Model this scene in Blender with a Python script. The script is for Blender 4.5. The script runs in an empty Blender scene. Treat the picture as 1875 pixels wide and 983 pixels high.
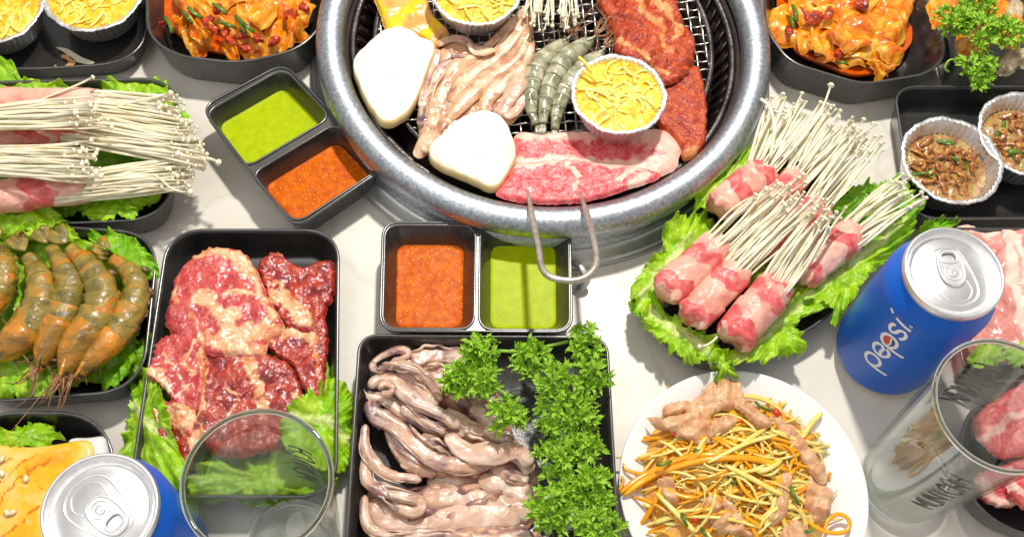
import bpy, math, random
import numpy as np
from mathutils import Vector, Matrix, noise
from mathutils.geometry import tessellate_polygon

random.seed(7); np.random.seed(7)
SC = bpy.context.scene
COL = SC.collection
# ------------------------------------------------------------------ camera
PW, PH, FP, HC = 1875, 983, 2050.0, 0.68
_d = np.array([830 - PW / 2, 1510 - PH / 2, FP]); _d /= np.linalg.norm(_d)
_z = -_d
_y = np.array([0, -1, 0.0]); _y = _y - _y.dot(_z) * _z; _y /= np.linalg.norm(_y)
_x = np.cross(_y, _z)
RW = np.stack([_x, _y, _z])                 # world <- camera (x right, y down, z forward)
cam = bpy.data.cameras.new('camera'); camo = bpy.data.objects.new('camera', cam); COL.objects.link(camo)
cam.sensor_width = 36; cam.lens = FP / PW * 36; cam.clip_start = 0.02; cam.clip_end = 50
c0, c1, c2 = RW @ [1, 0, 0], RW @ [0, -1, 0], RW @ [0, 0, -1]
camo.matrix_world = Matrix(((c0[0], c1[0], c2[0], 0), (c0[1], c1[1], c2[1], 0), (c0[2], c1[2], c2[2], HC), (0, 0, 0, 1)))
SC.camera = camo
# ------------------------------------------------------------------ light
W = bpy.data.worlds.new('World'); SC.world = W; W.use_nodes = True
W.node_tree.nodes['Background'].inputs[0].default_value = (1, 0.97, 0.93, 1)
W.node_tree.nodes['Background'].inputs[1].default_value = 0.48


def area(name, loc, target, size, power, col):
    l = bpy.data.lights.new(name, 'AREA'); l.shape = 'DISK'; l.size = size; l.energy = power; l.color = col
    o = bpy.data.objects.new(name, l); COL.objects.link(o); o.location = loc
    o.rotation_euler = (Vector(target) - Vector(loc)).to_track_quat('-Z', 'Y').to_euler()
    return o


area('ceiling_spot', (0.14, 0.83, 1.16), (0.05, 0.36, 0), 0.08, 16.5, (1, 0.95, 0.87))
area('fill_panel', (-0.55, 0.1, 1.7), (0.05, 0.4, 0), 0.9, 5, (1, 0.98, 0.95))  # added overhead panel for soft fill and reflections, not a known fixture
SC.view_settings.view_transform = 'Standard'; SC.view_settings.look = 'None'
SC.view_settings.exposure = -0.08; SC.view_settings.gamma = 1.0
SC.render.engine = 'CYCLES'
SC.cycles.use_denoising = True
SC.cycles.max_bounces = 10; SC.cycles.transmission_bounces = 8; SC.cycles.transparent_max_bounces = 12
SC.cycles.sample_clamp_indirect = 4.0


# ------------------------------------------------------------------ helpers
def at(px, py, z=0.0):
    px = np.asarray(px, float); py = np.asarray(py, float)
    r = RW @ np.stack([px - PW / 2, py - PH / 2, np.full(px.shape, FP)])
    t = (z - HC) / r[2]
    return np.stack([r[0] * t, r[1] * t, np.zeros_like(t) + z], -1)


def pxm(px, py, z=0.02):
    return float(np.linalg.norm(at(px + 1, py, z) - at(px, py, z)))


def lin(r, g, b):
    f = lambda c: (c / 255 / 12.92) if c < 10.3 else ((c / 255 + 0.055) / 1.055) ** 2.4
    return (f(r), f(g), f(b), 1)


def tag(o, label=None, cat=None, group=None, kind=None):
    if label: o['label'] = label
    if cat: o['category'] = cat
    if group: o['group'] = group
    if kind: o['kind'] = kind
    return o


def thing(name, label, cat, loc, group=None):
    o = bpy.data.objects.new(name, None); COL.objects.link(o); o.empty_display_size = 0.01
    o.location = [float(v) for v in loc]
    return tag(o, label, cat, group)


def woff(o):
    v = np.zeros(3)
    while o is not None:
        v += np.array(o.location); o = o.parent
    return v


def mk(name, V, Fc, mat, parent=None, smooth=True, attrs=None, kind=None):
    V = np.asarray(V, float)
    if parent is None:
        off = np.array([(V[:, 0].min() + V[:, 0].max()) / 2, (V[:, 1].min() + V[:, 1].max()) / 2, V[:, 2].min()])
    else:
        off = woff(parent)
    me = bpy.data.meshes.new(name); me.from_pydata((V - off).tolist(), [], [tuple(int(i) for i in f) for f in Fc])
    if smooth: me.polygons.foreach_set('use_smooth', [True] * len(me.polygons))
    for k, a in (attrs or {}).items():
        at_ = me.attributes.new(k, 'FLOAT', 'POINT'); at_.data.foreach_set('value', np.asarray(a, np.float32))
    me.materials.append(mat)
    o = bpy.data.objects.new(name, me); COL.objects.link(o)
    if parent is None: o.location = off
    else: o.parent = parent
    if kind: o['kind'] = kind
    return o


def inst(name, me, M, parent):
    o = bpy.data.objects.new(name, me); COL.objects.link(o); o.parent = parent
    o.matrix_local = Matrix.Translation(-Vector(woff(parent))) @ M
    return o


def join(parts):
    V, F, n = [], [], 0
    for v, f in parts:
        V.append(np.asarray(v, float)); F += [tuple(i + n for i in q) for q in f]; n += len(v)
    return np.concatenate(V), F


def loft(loops, cap0=True, cap1=True, closed=True):
    n = len(loops[0]); V = np.concatenate(loops); F = []
    m = n if closed else n - 1
    for i in range(len(loops) - 1):
        for j in range(m):
            k = (j + 1) % n
            F.append((i * n + j, i * n + k, (i + 1) * n + k, (i + 1) * n + j))
    if cap0: F.append(tuple(range(n))[::-1])
    if cap1: F.append(tuple((len(loops) - 1) * n + j for j in range(n)))
    return V, F


def lathe(prof, c, n=64, cap0=True, cap1=True):
    a = np.linspace(0, 2 * np.pi, n, endpoint=False)
    return loft([np.stack([c[0] + r * np.cos(a), c[1] + r * np.sin(a), np.full(n, z)], -1) for r, z in prof], cap0, cap1)


def catmull(P, n, closed=False):
    P = np.asarray(P, float); m = len(P)
    if closed: Q = np.concatenate([P[-1:], P, P[:2]]); seg = m
    else: Q = np.concatenate([2 * P[:1] - P[1:2], P, 2 * P[-1:] - P[-2:-1]]); seg = m - 1
    out = []
    for i in range(seg):
        p0, p1, p2, p3 = Q[i:i + 4]
        t = np.linspace(0, 1, 24, endpoint=False)[:, None]
        out.append(0.5 * ((2 * p1) + (-p0 + p2) * t + (2 * p0 - 5 * p1 + 4 * p2 - p3) * t ** 2 + (-p0 + 3 * p1 - 3 * p2 + p3) * t ** 3))
    out = np.concatenate(out + ([P[:1]] if closed else [P[-1:]]))
    L = np.concatenate([[0], np.cumsum(np.linalg.norm(np.diff(out, axis=0), axis=1))])
    s = np.linspace(0, L[-1], n, endpoint=not closed)
    return np.stack([np.interp(s, L, out[:, k]) for k in range(out.shape[1])], -1)


def tube(P, R, sides=8, flat=1.0, caps=True, closed=False, roll=0.0):
    P = np.asarray(P, float); n = len(P); R = np.broadcast_to(np.asarray(R, float), (n,))
    if closed: T = np.roll(P, -1, 0) - np.roll(P, 1, 0)
    else: T = np.gradient(P, axis=0)
    T /= np.linalg.norm(T, axis=1)[:, None] + 1e-12
    S = np.cross(T, [0, 0, 1.0]); ln = np.linalg.norm(S, axis=1)
    bad = ln < 0.05
    if bad.any():
        S[bad] = np.cross(T[bad], [1.0, 0, 0]); ln = np.linalg.norm(S, axis=1)
    S /= ln[:, None]; N = np.cross(S, T)
    a = np.linspace(0, 2 * np.pi, sides, endpoint=False) + roll
    V = P[:, None] + R[:, None, None] * (np.cos(a)[None, :, None] * S[:, None] + flat * np.sin(a)[None, :, None] * N[:, None])
    loops = list(V)
    if closed: loops.append(V[0])
    return loft(loops, caps and not closed, caps and not closed)


def nz(P, sc, seed=0.0, octv=3):
    o = Vector((seed * 3.1, seed * 7.7, seed * 1.3))
    return np.array([noise.fractal(Vector(p) * sc + o, 1.0, 2.0, octv) for p in np.asarray(P, float).tolist()])


def offset_poly(P, d):
    P = np.asarray(P, float); n = len(P)
    A = 0.5 * np.sum(P[:, 0] * np.roll(P[:, 1], -1) - np.roll(P[:, 0], -1) * P[:, 1])
    s = 1 if A > 0 else -1
    out = []
    for i in range(n):
        a, b, c = P[i - 1], P[i], P[(i + 1) % n]
        e1 = (b - a) / np.linalg.norm(b - a); e2 = (c - b) / np.linalg.norm(c - b)
        n1 = s * np.array([-e1[1], e1[0]]); n2 = s * np.array([-e2[1], e2[0]])
        k = n1 + n2; k = k / max(0.3, (1 + n1.dot(n2)))
        out.append(b + k * d)
    return np.array(out)


def rpoly(P, r, nc=9, ne=6):
    P = np.asarray(P, float); n = len(P); out = []
    for i in range(n):
        a, b, c = P[i - 1], P[i], P[(i + 1) % n]
        l1, l2 = np.linalg.norm(a - b), np.linalg.norm(c - b)
        t1, t2 = min(r, 0.47 * l1), min(r, 0.47 * l2)
        p, q = b + (a - b) / l1 * t1, b + (c - b) / l2 * t2
        u = np.linspace(0, 1, nc)[:, None]
        out.append((1 - u) ** 2 * p + 2 * u * (1 - u) * (0.85 * b + 0.075 * (p + q)) + u ** 2 * q)
        c2_ = c + (b - c) / l2 * min(r, 0.47 * l2)
        u = np.linspace(0, 1, ne + 2)[1:-1, None]
        out.append(q + (c2_ - q) * u)
    return np.concatenate(out)


def z3(xy, z):
    xy = np.asarray(xy, float)
    return np.concatenate([xy[:, :2], np.full((len(xy), 1), z)], 1)


def pdist(px, polys):
    """1 near any of the polylines (points, width in px), falling to 0 at the width"""
    best = np.zeros(len(px))
    for pl, w in polys:
        pl = np.asarray(pl, float)
        if len(pl) == 1:
            d = np.linalg.norm(px - pl[0], axis=1)
        else:
            d = np.full(len(px), 1e9)
            for a, b in zip(pl[:-1], pl[1:]):
                ab = b - a; t = np.clip(((px - a) @ ab) / (ab @ ab + 1e-9), 0, 1)
                d = np.minimum(d, np.linalg.norm(px - a - t[:, None] * ab, axis=1))
        best = np.maximum(best, np.clip(1 - d / w, 0, 1))
    return best


def slab(name, px, z0, thick, mat, parent=None, center=None, n=96, rings=14, edge=0.3, amp=0.0, sc=120, zf=None,
         fat=None, seed=0, jag=0.0, ruffle=None, zref=None, rnd=True, jf=14, fwob=9.0, fmax=0.85):
    """a slice or leaf: outline in photo pixels laid down at height z0, dome profile, uneven top, optional ruffled margin"""
    O = catmull(px, n, True) if rnd else np.asarray(px, float)
    n = len(O)
    c = np.array(center, float) if center is not None else O.mean(0)
    O0 = O
    if jag:
        ph = np.arange(n) / n * 2 * np.pi
        j = nz(np.stack([np.cos(ph) * n / jf, np.sin(ph) * n / jf, ph * 0], -1), 1.0, seed + 5, 2)
        O = c + (O - c) * (1 + jag * j / (np.linalg.norm(O - c, axis=1) + 1e-6))[:, None]
    ts = np.linspace(0, 1, rings + 1)[1:] ** 0.75
    pts = np.concatenate([c[None]] + [c + (O0 - c) * t + (O - O0) * t ** 4 for t in ts])
    tt = np.concatenate([[0]] + [np.full(n, t) for t in ts])
    zr = z0 + thick if zref is None else zref
    XY = at(pts[:, 0], pts[:, 1], zr)
    base = np.full(len(pts), float(z0))
    if zf is not None: base = base + zf(pts[:, 0], pts[:, 1])
    if ruffle:
        ra, rk = ruffle
        th = np.concatenate([[0]] + [np.arange(n) / n * 2 * np.pi] * rings)
        ang = np.arange(n) / n * 2 * np.pi
        cir = lambda k, s: np.concatenate([[0]] + [nz(np.stack([np.cos(ang), np.sin(ang), ang * 0], -1), k / 6.283 * 2, s, 2)] * rings)
        base = base + ra * (tt ** 2.2 * 1.3 * cir(rk * 0.5, seed) + tt ** 6 * 1.5 * cir(rk * 1.6, seed + 3)
                            + tt ** 10 * 0.45 * cir(rk * 3, seed + 7))
    prof = np.sqrt(np.clip(1 - np.clip((tt - (1 - edge)) / edge, 0, 1) ** 2, 0, 1))
    nn = nz(np.stack([XY[:, 0], XY[:, 1], np.zeros(len(XY))], -1), sc, seed) if amp else 0
    top = base + thick * prof + amp * nn * (1 - tt ** 10)
    Vt = np.stack([XY[:, 0], XY[:, 1], top], -1); Vb = np.stack([XY[:, 0], XY[:, 1], base + (amp * nn * (1 - tt ** 10) if thick < 0.002 and amp else 0)], -1)
    if thick < 0.002: Vb[:, 2] = np.minimum(Vb[:, 2], Vt[:, 2] - 0.00004)
    N = len(pts); F = []
    for j in range(n):
        k = (j + 1) % n
        F.append((0, 1 + j, 1 + k)); F.append((N, N + 1 + k, N + 1 + j))
    for i in range(rings - 1):
        a, b = 1 + i * n, 1 + (i + 1) * n
        for j in range(n):
            k = (j + 1) % n
            F.append((a + j, b + j, b + k, a + k))
            F.append((N + a + j, N + a + k, N + b + k, N + b + j))
    a = 1 + (rings - 1) * n
    for j in range(n):
        k = (j + 1) % n
        F.append((a + j, N + a + j, N + a + k, a + k))
    A = np.sum(O[:, 0] * np.roll(O[:, 1], -1) - np.roll(O[:, 0], -1) * O[:, 1])
    if A > 0: F = [f[::-1] for f in F]          # pixel y runs down
    attrs = {'edge': np.concatenate([tt, tt])}
    if fat is not None:
        wob = np.stack([nz(np.stack([pts[:, 0], pts[:, 1], pts[:, 0] * 0 + q], -1), 1 / 26, seed + q, 4) for q in (0, 9)], -1) * fwob
        f = pdist(pts + wob, fat) * fmax; attrs['fat'] = np.concatenate([f, f])
    return mk(name, np.concatenate([Vt, Vb]), F, mat, parent, attrs=attrs)


def extrude(outer, holes, z0, z1):
    loops = [np.asarray(outer, float)] + [np.asarray(h, float) for h in holes]
    tris = tessellate_polygon([[Vector((p[0], p[1], 0)) for p in l] for l in loops])
    P = np.concatenate(loops)[:, :2]; n = len(P)
    V = np.concatenate([z3(P, z1), z3(P, z0)]); F = []
    for a, b, c in tris:
        ar = (P[b][0] - P[a][0]) * (P[c][1] - P[a][1]) - (P[c][0] - P[a][0]) * (P[b][1] - P[a][1])
        if ar < 0: a, c = c, a
        F.append((a, b, c)); F.append((n + c, n + b, n + a))
    s = 0
    for l in loops:
        m = len(l)
        for j in range(m):
            k = (j + 1) % m
            F.append((s + j, s + k, n + s + k, n + s + j))
        s += m
    return V, F


# ------------------------------------------------------------------ materials
def ramp_node(nt, stops):
    r = nt.nodes.new('ShaderNodeValToRGB'); e = r.color_ramp.elements
    while len(e) < len(stops): e.new(0.5)
    for el, (p, c) in zip(e, stops): el.position = p; el.color = c
    return r


def pmat(name, stops, scale=100, detail=4, dist=0.0, rough=0.4, rvar=0.0, metal=0.0, sss=0.0, ssr=(0.004, 0.002, 0.001), bump=0.0,
         bscale=300, bdetail=4, coat=0.0, attr=None, acol=None, anoise=0.5, ascale=300, ridge=None, stretch=None, spec=0.5,
         coord='Object', trans=0.0, ior=1.45, spots=None, edgecol=None, crough=0.05, bdist=0.001):
    m = bpy.data.materials.new(name); m.use_nodes = True; nt = m.node_tree; L = nt.links
    b = nt.nodes['Principled BSDF']
    b.inputs['Roughness'].default_value = rough; b.inputs['Metallic'].default_value = metal
    b.inputs['Coat Weight'].default_value = coat; b.inputs['Coat Roughness'].default_value = crough
    b.inputs['Specular IOR Level'].default_value = spec; b.inputs['IOR'].default_value = ior
    b.inputs['Transmission Weight'].default_value = trans
    if sss:
        b.inputs['Subsurface Weight'].default_value = sss; b.inputs['Subsurface Radius'].default_value = ssr; b.inputs['Subsurface Scale'].default_value = 1.0
    tc = nt.nodes.new('ShaderNodeTexCoord'); vec = tc.outputs[coord]
    oi = nt.nodes.new('ShaderNodeObjectInfo')
    ad = nt.nodes.new('ShaderNodeVectorMath'); ad.operation = 'ADD'; L.new(vec, ad.inputs[0]); L.new(oi.outputs['Random'], ad.inputs[1]); vec = ad.outputs[0]
    if stretch:
        mp = nt.nodes.new('ShaderNodeMapping'); mp.inputs['Scale'].default_value = stretch[:3]
        if len(stretch) > 3: mp.inputs['Rotation'].default_value = (0, 0, stretch[3])
        L.new(vec, mp.inputs[0]); vec = mp.outputs[0]

    def noi(s, d, di=0.0):
        n = nt.nodes.new('ShaderNodeTexNoise'); n.inputs['Scale'].default_value = s; n.inputs['Detail'].default_value = d
        n.inputs['Distortion'].default_value = di; L.new(vec, n.inputs['Vector']); return n.outputs['Fac']

    def mth(op, a, v=None, clamp=False):
        n = nt.nodes.new('ShaderNodeMath'); n.operation = op; n.use_clamp = clamp
        for i, x in enumerate((a, v)):
            if x is None: continue
            if isinstance(x, (int, float)): n.inputs[i].default_value = x
            else: L.new(x, n.inputs[i])
        return n.outputs[0]

    def mix(f, a, bcol):
        n = nt.nodes.new('ShaderNodeMix'); n.data_type = 'RGBA'
        if isinstance(f, (int, float)): n.inputs[0].default_value = f
        else: L.new(f, n.inputs[0])
        L.new(a, n.inputs[6])
        if isinstance(bcol, tuple): n.inputs[7].default_value = bcol
        else: L.new(bcol, n.inputs[7])
        return n.outputs[2]
    r = ramp_node(nt, stops); L.new(noi(scale, detail, dist), r.inputs[0]); colr = r.outputs[0]
    if ridge:                                   # thin veins where the noise crosses one half
        rs, rw, rc, rstr = ridge
        f = mth('ABSOLUTE', mth('SUBTRACT', noi(rs, 3, 0.6), 0.5)); f = mth('DIVIDE', f, rw)
        f = mth('MULTIPLY', mth('SUBTRACT', 1.0, f, True), rstr)
        colr = mix(f, colr, rc)
    if attr:
        a = nt.nodes.new('ShaderNodeAttribute'); a.attribute_name = attr
        f = mth('ADD', a.outputs['Fac'], mth('MULTIPLY', mth('SUBTRACT', noi(ascale, 5), 0.5), anoise))
        mr = nt.nodes.new('ShaderNodeMapRange'); mr.interpolation_type = 'SMOOTHSTEP'; mr.inputs[1].default_value = 0.25; mr.inputs[2].default_value = 0.6
        L.new(f, mr.inputs[0])
        r2 = ramp_node(nt, acol); L.new(noi(ascale * 0.5, 4), r2.inputs[0])
        colr = mix(mr.outputs[0], colr, r2.outputs[0])
    if spots:
        ss, thr, scol = spots
        v = nt.nodes.new('ShaderNodeTexVoronoi'); v.inputs['Scale'].default_value = ss; L.new(vec, v.inputs['Vector'])
        f = mth('LESS_THAN', v.outputs['Distance'], thr); colr = mix(f, colr, scol)
    L.new(colr, b.inputs['Base Color'])
    if rvar:
        f = mth('ADD', mth('MULTIPLY', mth('SUBTRACT', noi(bscale * 0.4, 3), 0.5), rvar), rough, True); L.new(f, b.inputs['Roughness'])
    if bump:
        bn = nt.nodes.new('ShaderNodeBump'); bn.inputs['Strength'].default_value = bump; bn.inputs['Distance'].default_value = bdist
        L.new(noi(bscale, bdetail), bn.inputs['Height']); L.new(bn.outputs[0], b.inputs['Normal'])
        if coat: L.new(bn.outputs[0], b.inputs['Coat Normal'])
    return m


M = {}
M['table'] = pmat('white_laminate', [(0.3, lin(222, 215, 202)), (0.55, lin(232, 227, 217)), (0.75, lin(216, 207, 193))], scale=14, detail=6, dist=1.2, ridge=(7, 0.012, lin(206, 198, 184), 0.45), rough=0.35, bump=0.05, bscale=60, rvar=.2)
M['black'] = pmat('black_melamine', [(0.3, lin(36, 35, 35)), (0.7, lin(56, 54, 53))], scale=60, rough=0.3, rvar=0.25, bump=0.1, bscale=700, spec=0.6, coat=0.7, crough=0.18)
M['rimblack'] = pmat('black_melamine_rim', [(0.3, lin(46, 46, 46)), (0.7, lin(70, 69, 68))], scale=60, rough=0.28, bump=0.05, bscale=300, spec=1.0, coat=1.0, crough=0.2)  # lighter than the body: rim highlight partly put into the colour
M['steel'] = pmat('worn_steel', [(0.32, lin(160, 168, 178)), (0.5, lin(186, 193, 201)), (0.68, lin(214, 218, 223))], scale=420, detail=8, metal=1, rough=0.4, rvar=0.12, bump=0.3, bscale=1500, bdetail=4)
M['flange'] = pmat('brushed_flange_steel', [(0.3, lin(196, 196, 194)), (0.7, lin(222, 221, 218))], scale=40, metal=0.75, rough=0.42, rvar=0.2, bump=0.1, bscale=300)
M['darksteel'] = pmat('heat_stained_steel', [(0.3, lin(70, 66, 66)), (0.7, lin(128, 122, 120))], scale=60, metal=1, rough=0.35, bump=0.3, bscale=400)
M['wire'] = pmat('grate_wire_steel', [(0.3, lin(150, 140, 130)), (0.7, lin(225, 220, 210))], scale=150, metal=1, rough=0.3, bump=0.2, bscale=600)
M['soot'] = pmat('sooty_pan', [(0.3, lin(22, 14, 12)), (0.7, lin(62, 42, 36))], scale=60, rough=0.6, bump=0.5, bscale=200)
M['rod'] = pmat('handle_steel', [(0.3, lin(186, 176, 164)), (0.7, lin(224, 216, 206))], scale=200, metal=0.85, rough=0.42, bump=0.2, bscale=500)
M['foil'] = pmat('aluminium_foil', [(0.3, lin(228, 228, 230)), (0.7, lin(246, 246, 246))], scale=200, metal=0.9, rough=0.38, bump=0.5, bscale=500)
M['porcelain'] = pmat('white_porcelain', [(0.3, lin(238, 238, 238)), (0.7, lin(244, 244, 243))], scale=20, rough=0.12, coat=0.3)
M['green_sauce'] = pmat('green_seafood_sauce', [(0.3, lin(162, 182, 0)), (0.6, lin(176, 194, 0)), (0.75, lin(186, 200, 10))], scale=160, detail=6, rough=0.4, spec=0.12, bump=0.2, bscale=400, bdist=0.0006, spots=(480, 0.12, lin(212, 220, 90)))  # pale spots: bubbles, with their small glints painted into the colour
M['orange_sauce'] = pmat('orange_chilli_sauce', [(0.3, lin(190, 76, 0)), (0.55, lin(212, 100, 0)), (0.75, lin(222, 118, 0))], scale=200, detail=6, rough=0.4, spec=0.12, bump=0.35, bscale=330, bdist=0.0008, spots=(380, 0.18, lin(240, 164, 70)))  # spots here too are bubble specks with painted glints
M['kimchi_sauce'] = pmat('kimchi_broth', [(0.3, lin(196, 70, 4)), (0.7, lin(228, 104, 10))], scale=100, rough=0.12, bump=0.2, bscale=200)
M['lettuce'] = pmat('lettuce_leaf', [(0.28, lin(110, 170, 6)), (0.5, lin(150, 204, 18)), (0.7, lin(192, 228, 62))], scale=70, detail=6, dist=0.6, rough=0.3, rvar=0.25, bump=0.8, bscale=190, bdetail=5, sss=0.25, ssr=(0.002, 0.004, 0.0008), bdist=0.0022,
                    attr='fat', acol=[(0.3, lin(196, 222, 110)), (0.7, lin(214, 232, 150))], anoise=0.3, ascale=100, ridge=(110, 0.035, lin(176, 214, 84), 0.6))
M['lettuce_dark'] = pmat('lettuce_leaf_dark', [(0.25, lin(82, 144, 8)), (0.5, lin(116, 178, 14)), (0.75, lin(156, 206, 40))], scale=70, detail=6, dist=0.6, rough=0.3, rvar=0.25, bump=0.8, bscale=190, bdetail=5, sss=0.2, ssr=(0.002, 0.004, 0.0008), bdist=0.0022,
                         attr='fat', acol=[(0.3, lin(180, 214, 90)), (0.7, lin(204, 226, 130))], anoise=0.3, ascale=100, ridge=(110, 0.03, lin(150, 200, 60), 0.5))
M['parsley'] = pmat('parsley_leaf', [(0.34, lin(80, 144, 8)), (0.48, lin(142, 198, 30)), (0.62, lin(206, 240, 96))], scale=90, rough=0.35, sss=0.2, ssr=(0.001, 0.002, 0.0005), bump=0.2, bscale=600)
M['stem'] = pmat('parsley_stem', [(0.3, lin(120, 176, 40)), (0.7, lin(160, 206, 80))], scale=100, rough=0.35)
M['enoki'] = pmat('enoki_ivory', [(0.3, lin(240, 226, 184)), (0.52, lin(250, 243, 220)), (0.7, lin(240, 220, 170))], scale=110, rough=0.36, sss=0.35, ssr=(0.003, 0.0024, 0.0018))
M['wrap'] = pmat('pork_belly_strip', [(0.3, lin(212, 74, 78)), (0.5, lin(228, 108, 106)), (0.7, lin(238, 152, 142))], scale=150, detail=6, rough=0.32, rvar=0.2, bump=0.6, bscale=300, bdetail=6, sss=0.2, ssr=(0.003, 0.0012, 0.0008), coat=0.2, crough=0.15, attr='fat', acol=[(0.3, lin(226, 138, 124)), (0.48, lin(238, 176, 156)), (0.7, lin(244, 202, 184))], anoise=1.2, ascale=110, bdist=0.0013)
M['beef'] = pmat('marinated_beef', [(0.3, lin(106, 10, 12)), (0.48, lin(160, 30, 24)), (0.72, lin(204, 74, 34))], scale=110, detail=6, dist=0.4, rough=0.25, rvar=0.25, bump=1.0, bscale=230, bdetail=4, sss=0.12, ssr=(0.002, 0.0006, 0.0004), coat=1.0, crough=0.1, bdist=0.0018,
                 attr='fat', acol=[(0.32, lin(206, 96, 52)), (0.46, lin(230, 156, 100)), (0.58, lin(240, 190, 144)), (0.72, lin(214, 96, 40))], anoise=1.7, ascale=130, ridge=(110, 0.018, lin(214, 120, 92), 0.7))
M['beef_pink'] = pmat('marinated_beef_pink', [(0.25, lin(174, 34, 46)), (0.5, lin(204, 66, 68)), (0.75, lin(222, 108, 92))], scale=110, detail=6, dist=0.4, rough=0.25, rvar=0.25, bump=1.0, bscale=230, bdetail=4, sss=0.15, ssr=(0.002, 0.0006, 0.0004), coat=1.0, crough=0.1, bdist=0.0015,
                      attr='fat', acol=[(0.32, lin(214, 104, 66)), (0.46, lin(236, 164, 112)), (0.58, lin(244, 198, 154)), (0.72, lin(220, 104, 52))], anoise=1.7, ascale=130, ridge=(130, 0.018, lin(226, 150, 124), 0.75))
M['beef_grill'] = pmat('red_glazed_beef', [(0.28, lin(132, 22, 2)), (0.48, lin(178, 52, 8)), (0.72, lin(208, 92, 30))], scale=130, detail=7, dist=0.5, rough=0.28, rvar=0.3, bump=1.0, bscale=420, bdetail=6, sss=0.12, ssr=(0.003, 0.0008, 0.0005), coat=0.4, crough=0.12, bdist=0.0016, attr='fat', acol=[(0.3, lin(216, 110, 36)), (0.7, lin(238, 176, 116))], anoise=1.0, ascale=220, ridge=(140, 0.02, lin(222, 128, 60), 0.5))
M['pork'] = pmat('raw_pork_slice', [(0.28, lin(206, 48, 60)), (0.5, lin(224, 84, 88)), (0.72, lin(236, 134, 130))], scale=220, detail=7, dist=0.6, rough=0.35, bump=0.6, bscale=420, sss=0.2, ssr=(0.003, 0.001, 0.0007), coat=0.2, attr='fat', acol=[(0.3, lin(242, 176, 156)), (0.7, lin(248, 206, 190))], anoise=0.55, ascale=220, ridge=(220, 0.03, lin(244, 168, 160), 0.6))
M['ham'] = pmat('pale_pork_slice', [(0.3, lin(206, 116, 108)), (0.5, lin(222, 146, 136)), (0.75, lin(232, 172, 158))], scale=90, detail=5, rough=0.28, bump=0.3, bscale=300, sss=0.35, ssr=(0.004, 0.0015, 0.001), coat=0.3,
                attr='fat', acol=[(0.3, lin(244, 204, 184)), (0.7, lin(248, 224, 210))], anoise=0.3, ascale=150)
M['mushroom'] = pmat('king_oyster_cut', [(0.3, lin(232, 223, 202)), (0.48, lin(243, 238, 226)), (0.68, lin(236, 228, 208))], scale=75, detail=8, dist=0.4, rough=0.5, bump=0.3, bscale=200, bdetail=6, sss=0.2, ssr=(0.003, 0.002, 0.001), attr='side', acol=[(0.3, lin(228, 198, 130)), (0.7, lin(236, 212, 158))], anoise=0.25, stretch=(1, 0.35, 1, 0.5))
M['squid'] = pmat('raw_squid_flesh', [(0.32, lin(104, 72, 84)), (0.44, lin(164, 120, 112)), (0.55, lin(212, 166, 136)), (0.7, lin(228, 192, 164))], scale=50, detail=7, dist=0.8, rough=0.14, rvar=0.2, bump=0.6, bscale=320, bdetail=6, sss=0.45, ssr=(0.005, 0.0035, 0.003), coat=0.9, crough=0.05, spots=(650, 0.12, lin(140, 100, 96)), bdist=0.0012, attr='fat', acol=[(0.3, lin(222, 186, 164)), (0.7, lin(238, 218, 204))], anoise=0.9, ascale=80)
M['squid_pale'] = pmat('raw_squid_pale', [(0.28, lin(196, 150, 128)), (0.45, lin(222, 184, 160)), (0.62, lin(236, 208, 188)), (0.75, lin(242, 230, 222))], scale=60, detail=7, dist=0.6, rough=0.2, bump=0.8, bscale=220, bdetail=6, sss=0.4, ssr=(0.005, 0.003, 0.002), coat=0.6, crough=0.08, bdist=0.0014)
M['squid_grill'] = pmat('grill_squid_flesh', [(0.28, lin(134, 90, 80)), (0.42, lin(196, 142, 110)), (0.56, lin(222, 174, 136)), (0.74, lin(238, 206, 178))], scale=50, detail=7, dist=0.9, rough=0.25, bump=0.7, bscale=220, bdetail=6, sss=0.35, ssr=(0.004, 0.0025, 0.0018), coat=0.5, crough=0.1, bdist=0.0014, attr='fat', acol=[(0.3, lin(232, 196, 156)), (0.7, lin(242, 216, 190))], anoise=1.1, ascale=90)
M['prawn_raw'] = pmat('grey_prawn_shell', [(0.28, lin(100, 100, 74)), (0.46, lin(152, 150, 120)), (0.6, lin(188, 184, 156)), (0.75, lin(214, 208, 188))], scale=130, detail=6, dist=0.5, rough=0.22, bump=0.6, bscale=260, sss=0.3, ssr=(0.002, 0.002, 0.001), coat=0.6, crough=0.1, spots=(520, 0.12, lin(74, 70, 52)))
M['prawn_sauce'] = pmat('sauced_prawn_shell', [(0.28, lin(80, 72, 26)), (0.42, lin(130, 114, 44)), (0.54, lin(164, 138, 56)), (0.64, lin(200, 126, 24)), (0.76, lin(222, 116, 6))], scale=60, detail=8, dist=1.0, rough=0.16, bump=1.0, bscale=190, bdetail=6, sss=0.2, ssr=(0.003, 0.002, 0.001), coat=1.0, crough=0.04, bdist=0.0018)
M['prawn_head'] = pmat('sauced_prawn_head', [(0.28, lin(96, 72, 24)), (0.42, lin(152, 110, 30)), (0.54, lin(190, 128, 32)), (0.66, lin(222, 140, 24)), (0.76, lin(230, 170, 70))], scale=64, detail=8, dist=1.0, rough=0.16, bump=1.0, bscale=180, bdetail=6, sss=0.2, ssr=(0.003, 0.002, 0.001), coat=1.0, crough=0.04, bdist=0.0018)
M['feeler'] = pmat('prawn_feeler', [(0.3, lin(120, 80, 56)), (0.7, lin(170, 124, 90))], scale=100, rough=0.3)
M['cheese'] = pmat('shredded_cheese', [(0.3, lin(250, 212, 66)), (0.5, lin(253, 228, 110)), (0.75, lin(254, 238, 160))], scale=140, detail=4, rough=0.4, sss=0.35, ssr=(0.003, 0.002, 0.0008), bump=0.2, bscale=400)
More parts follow.
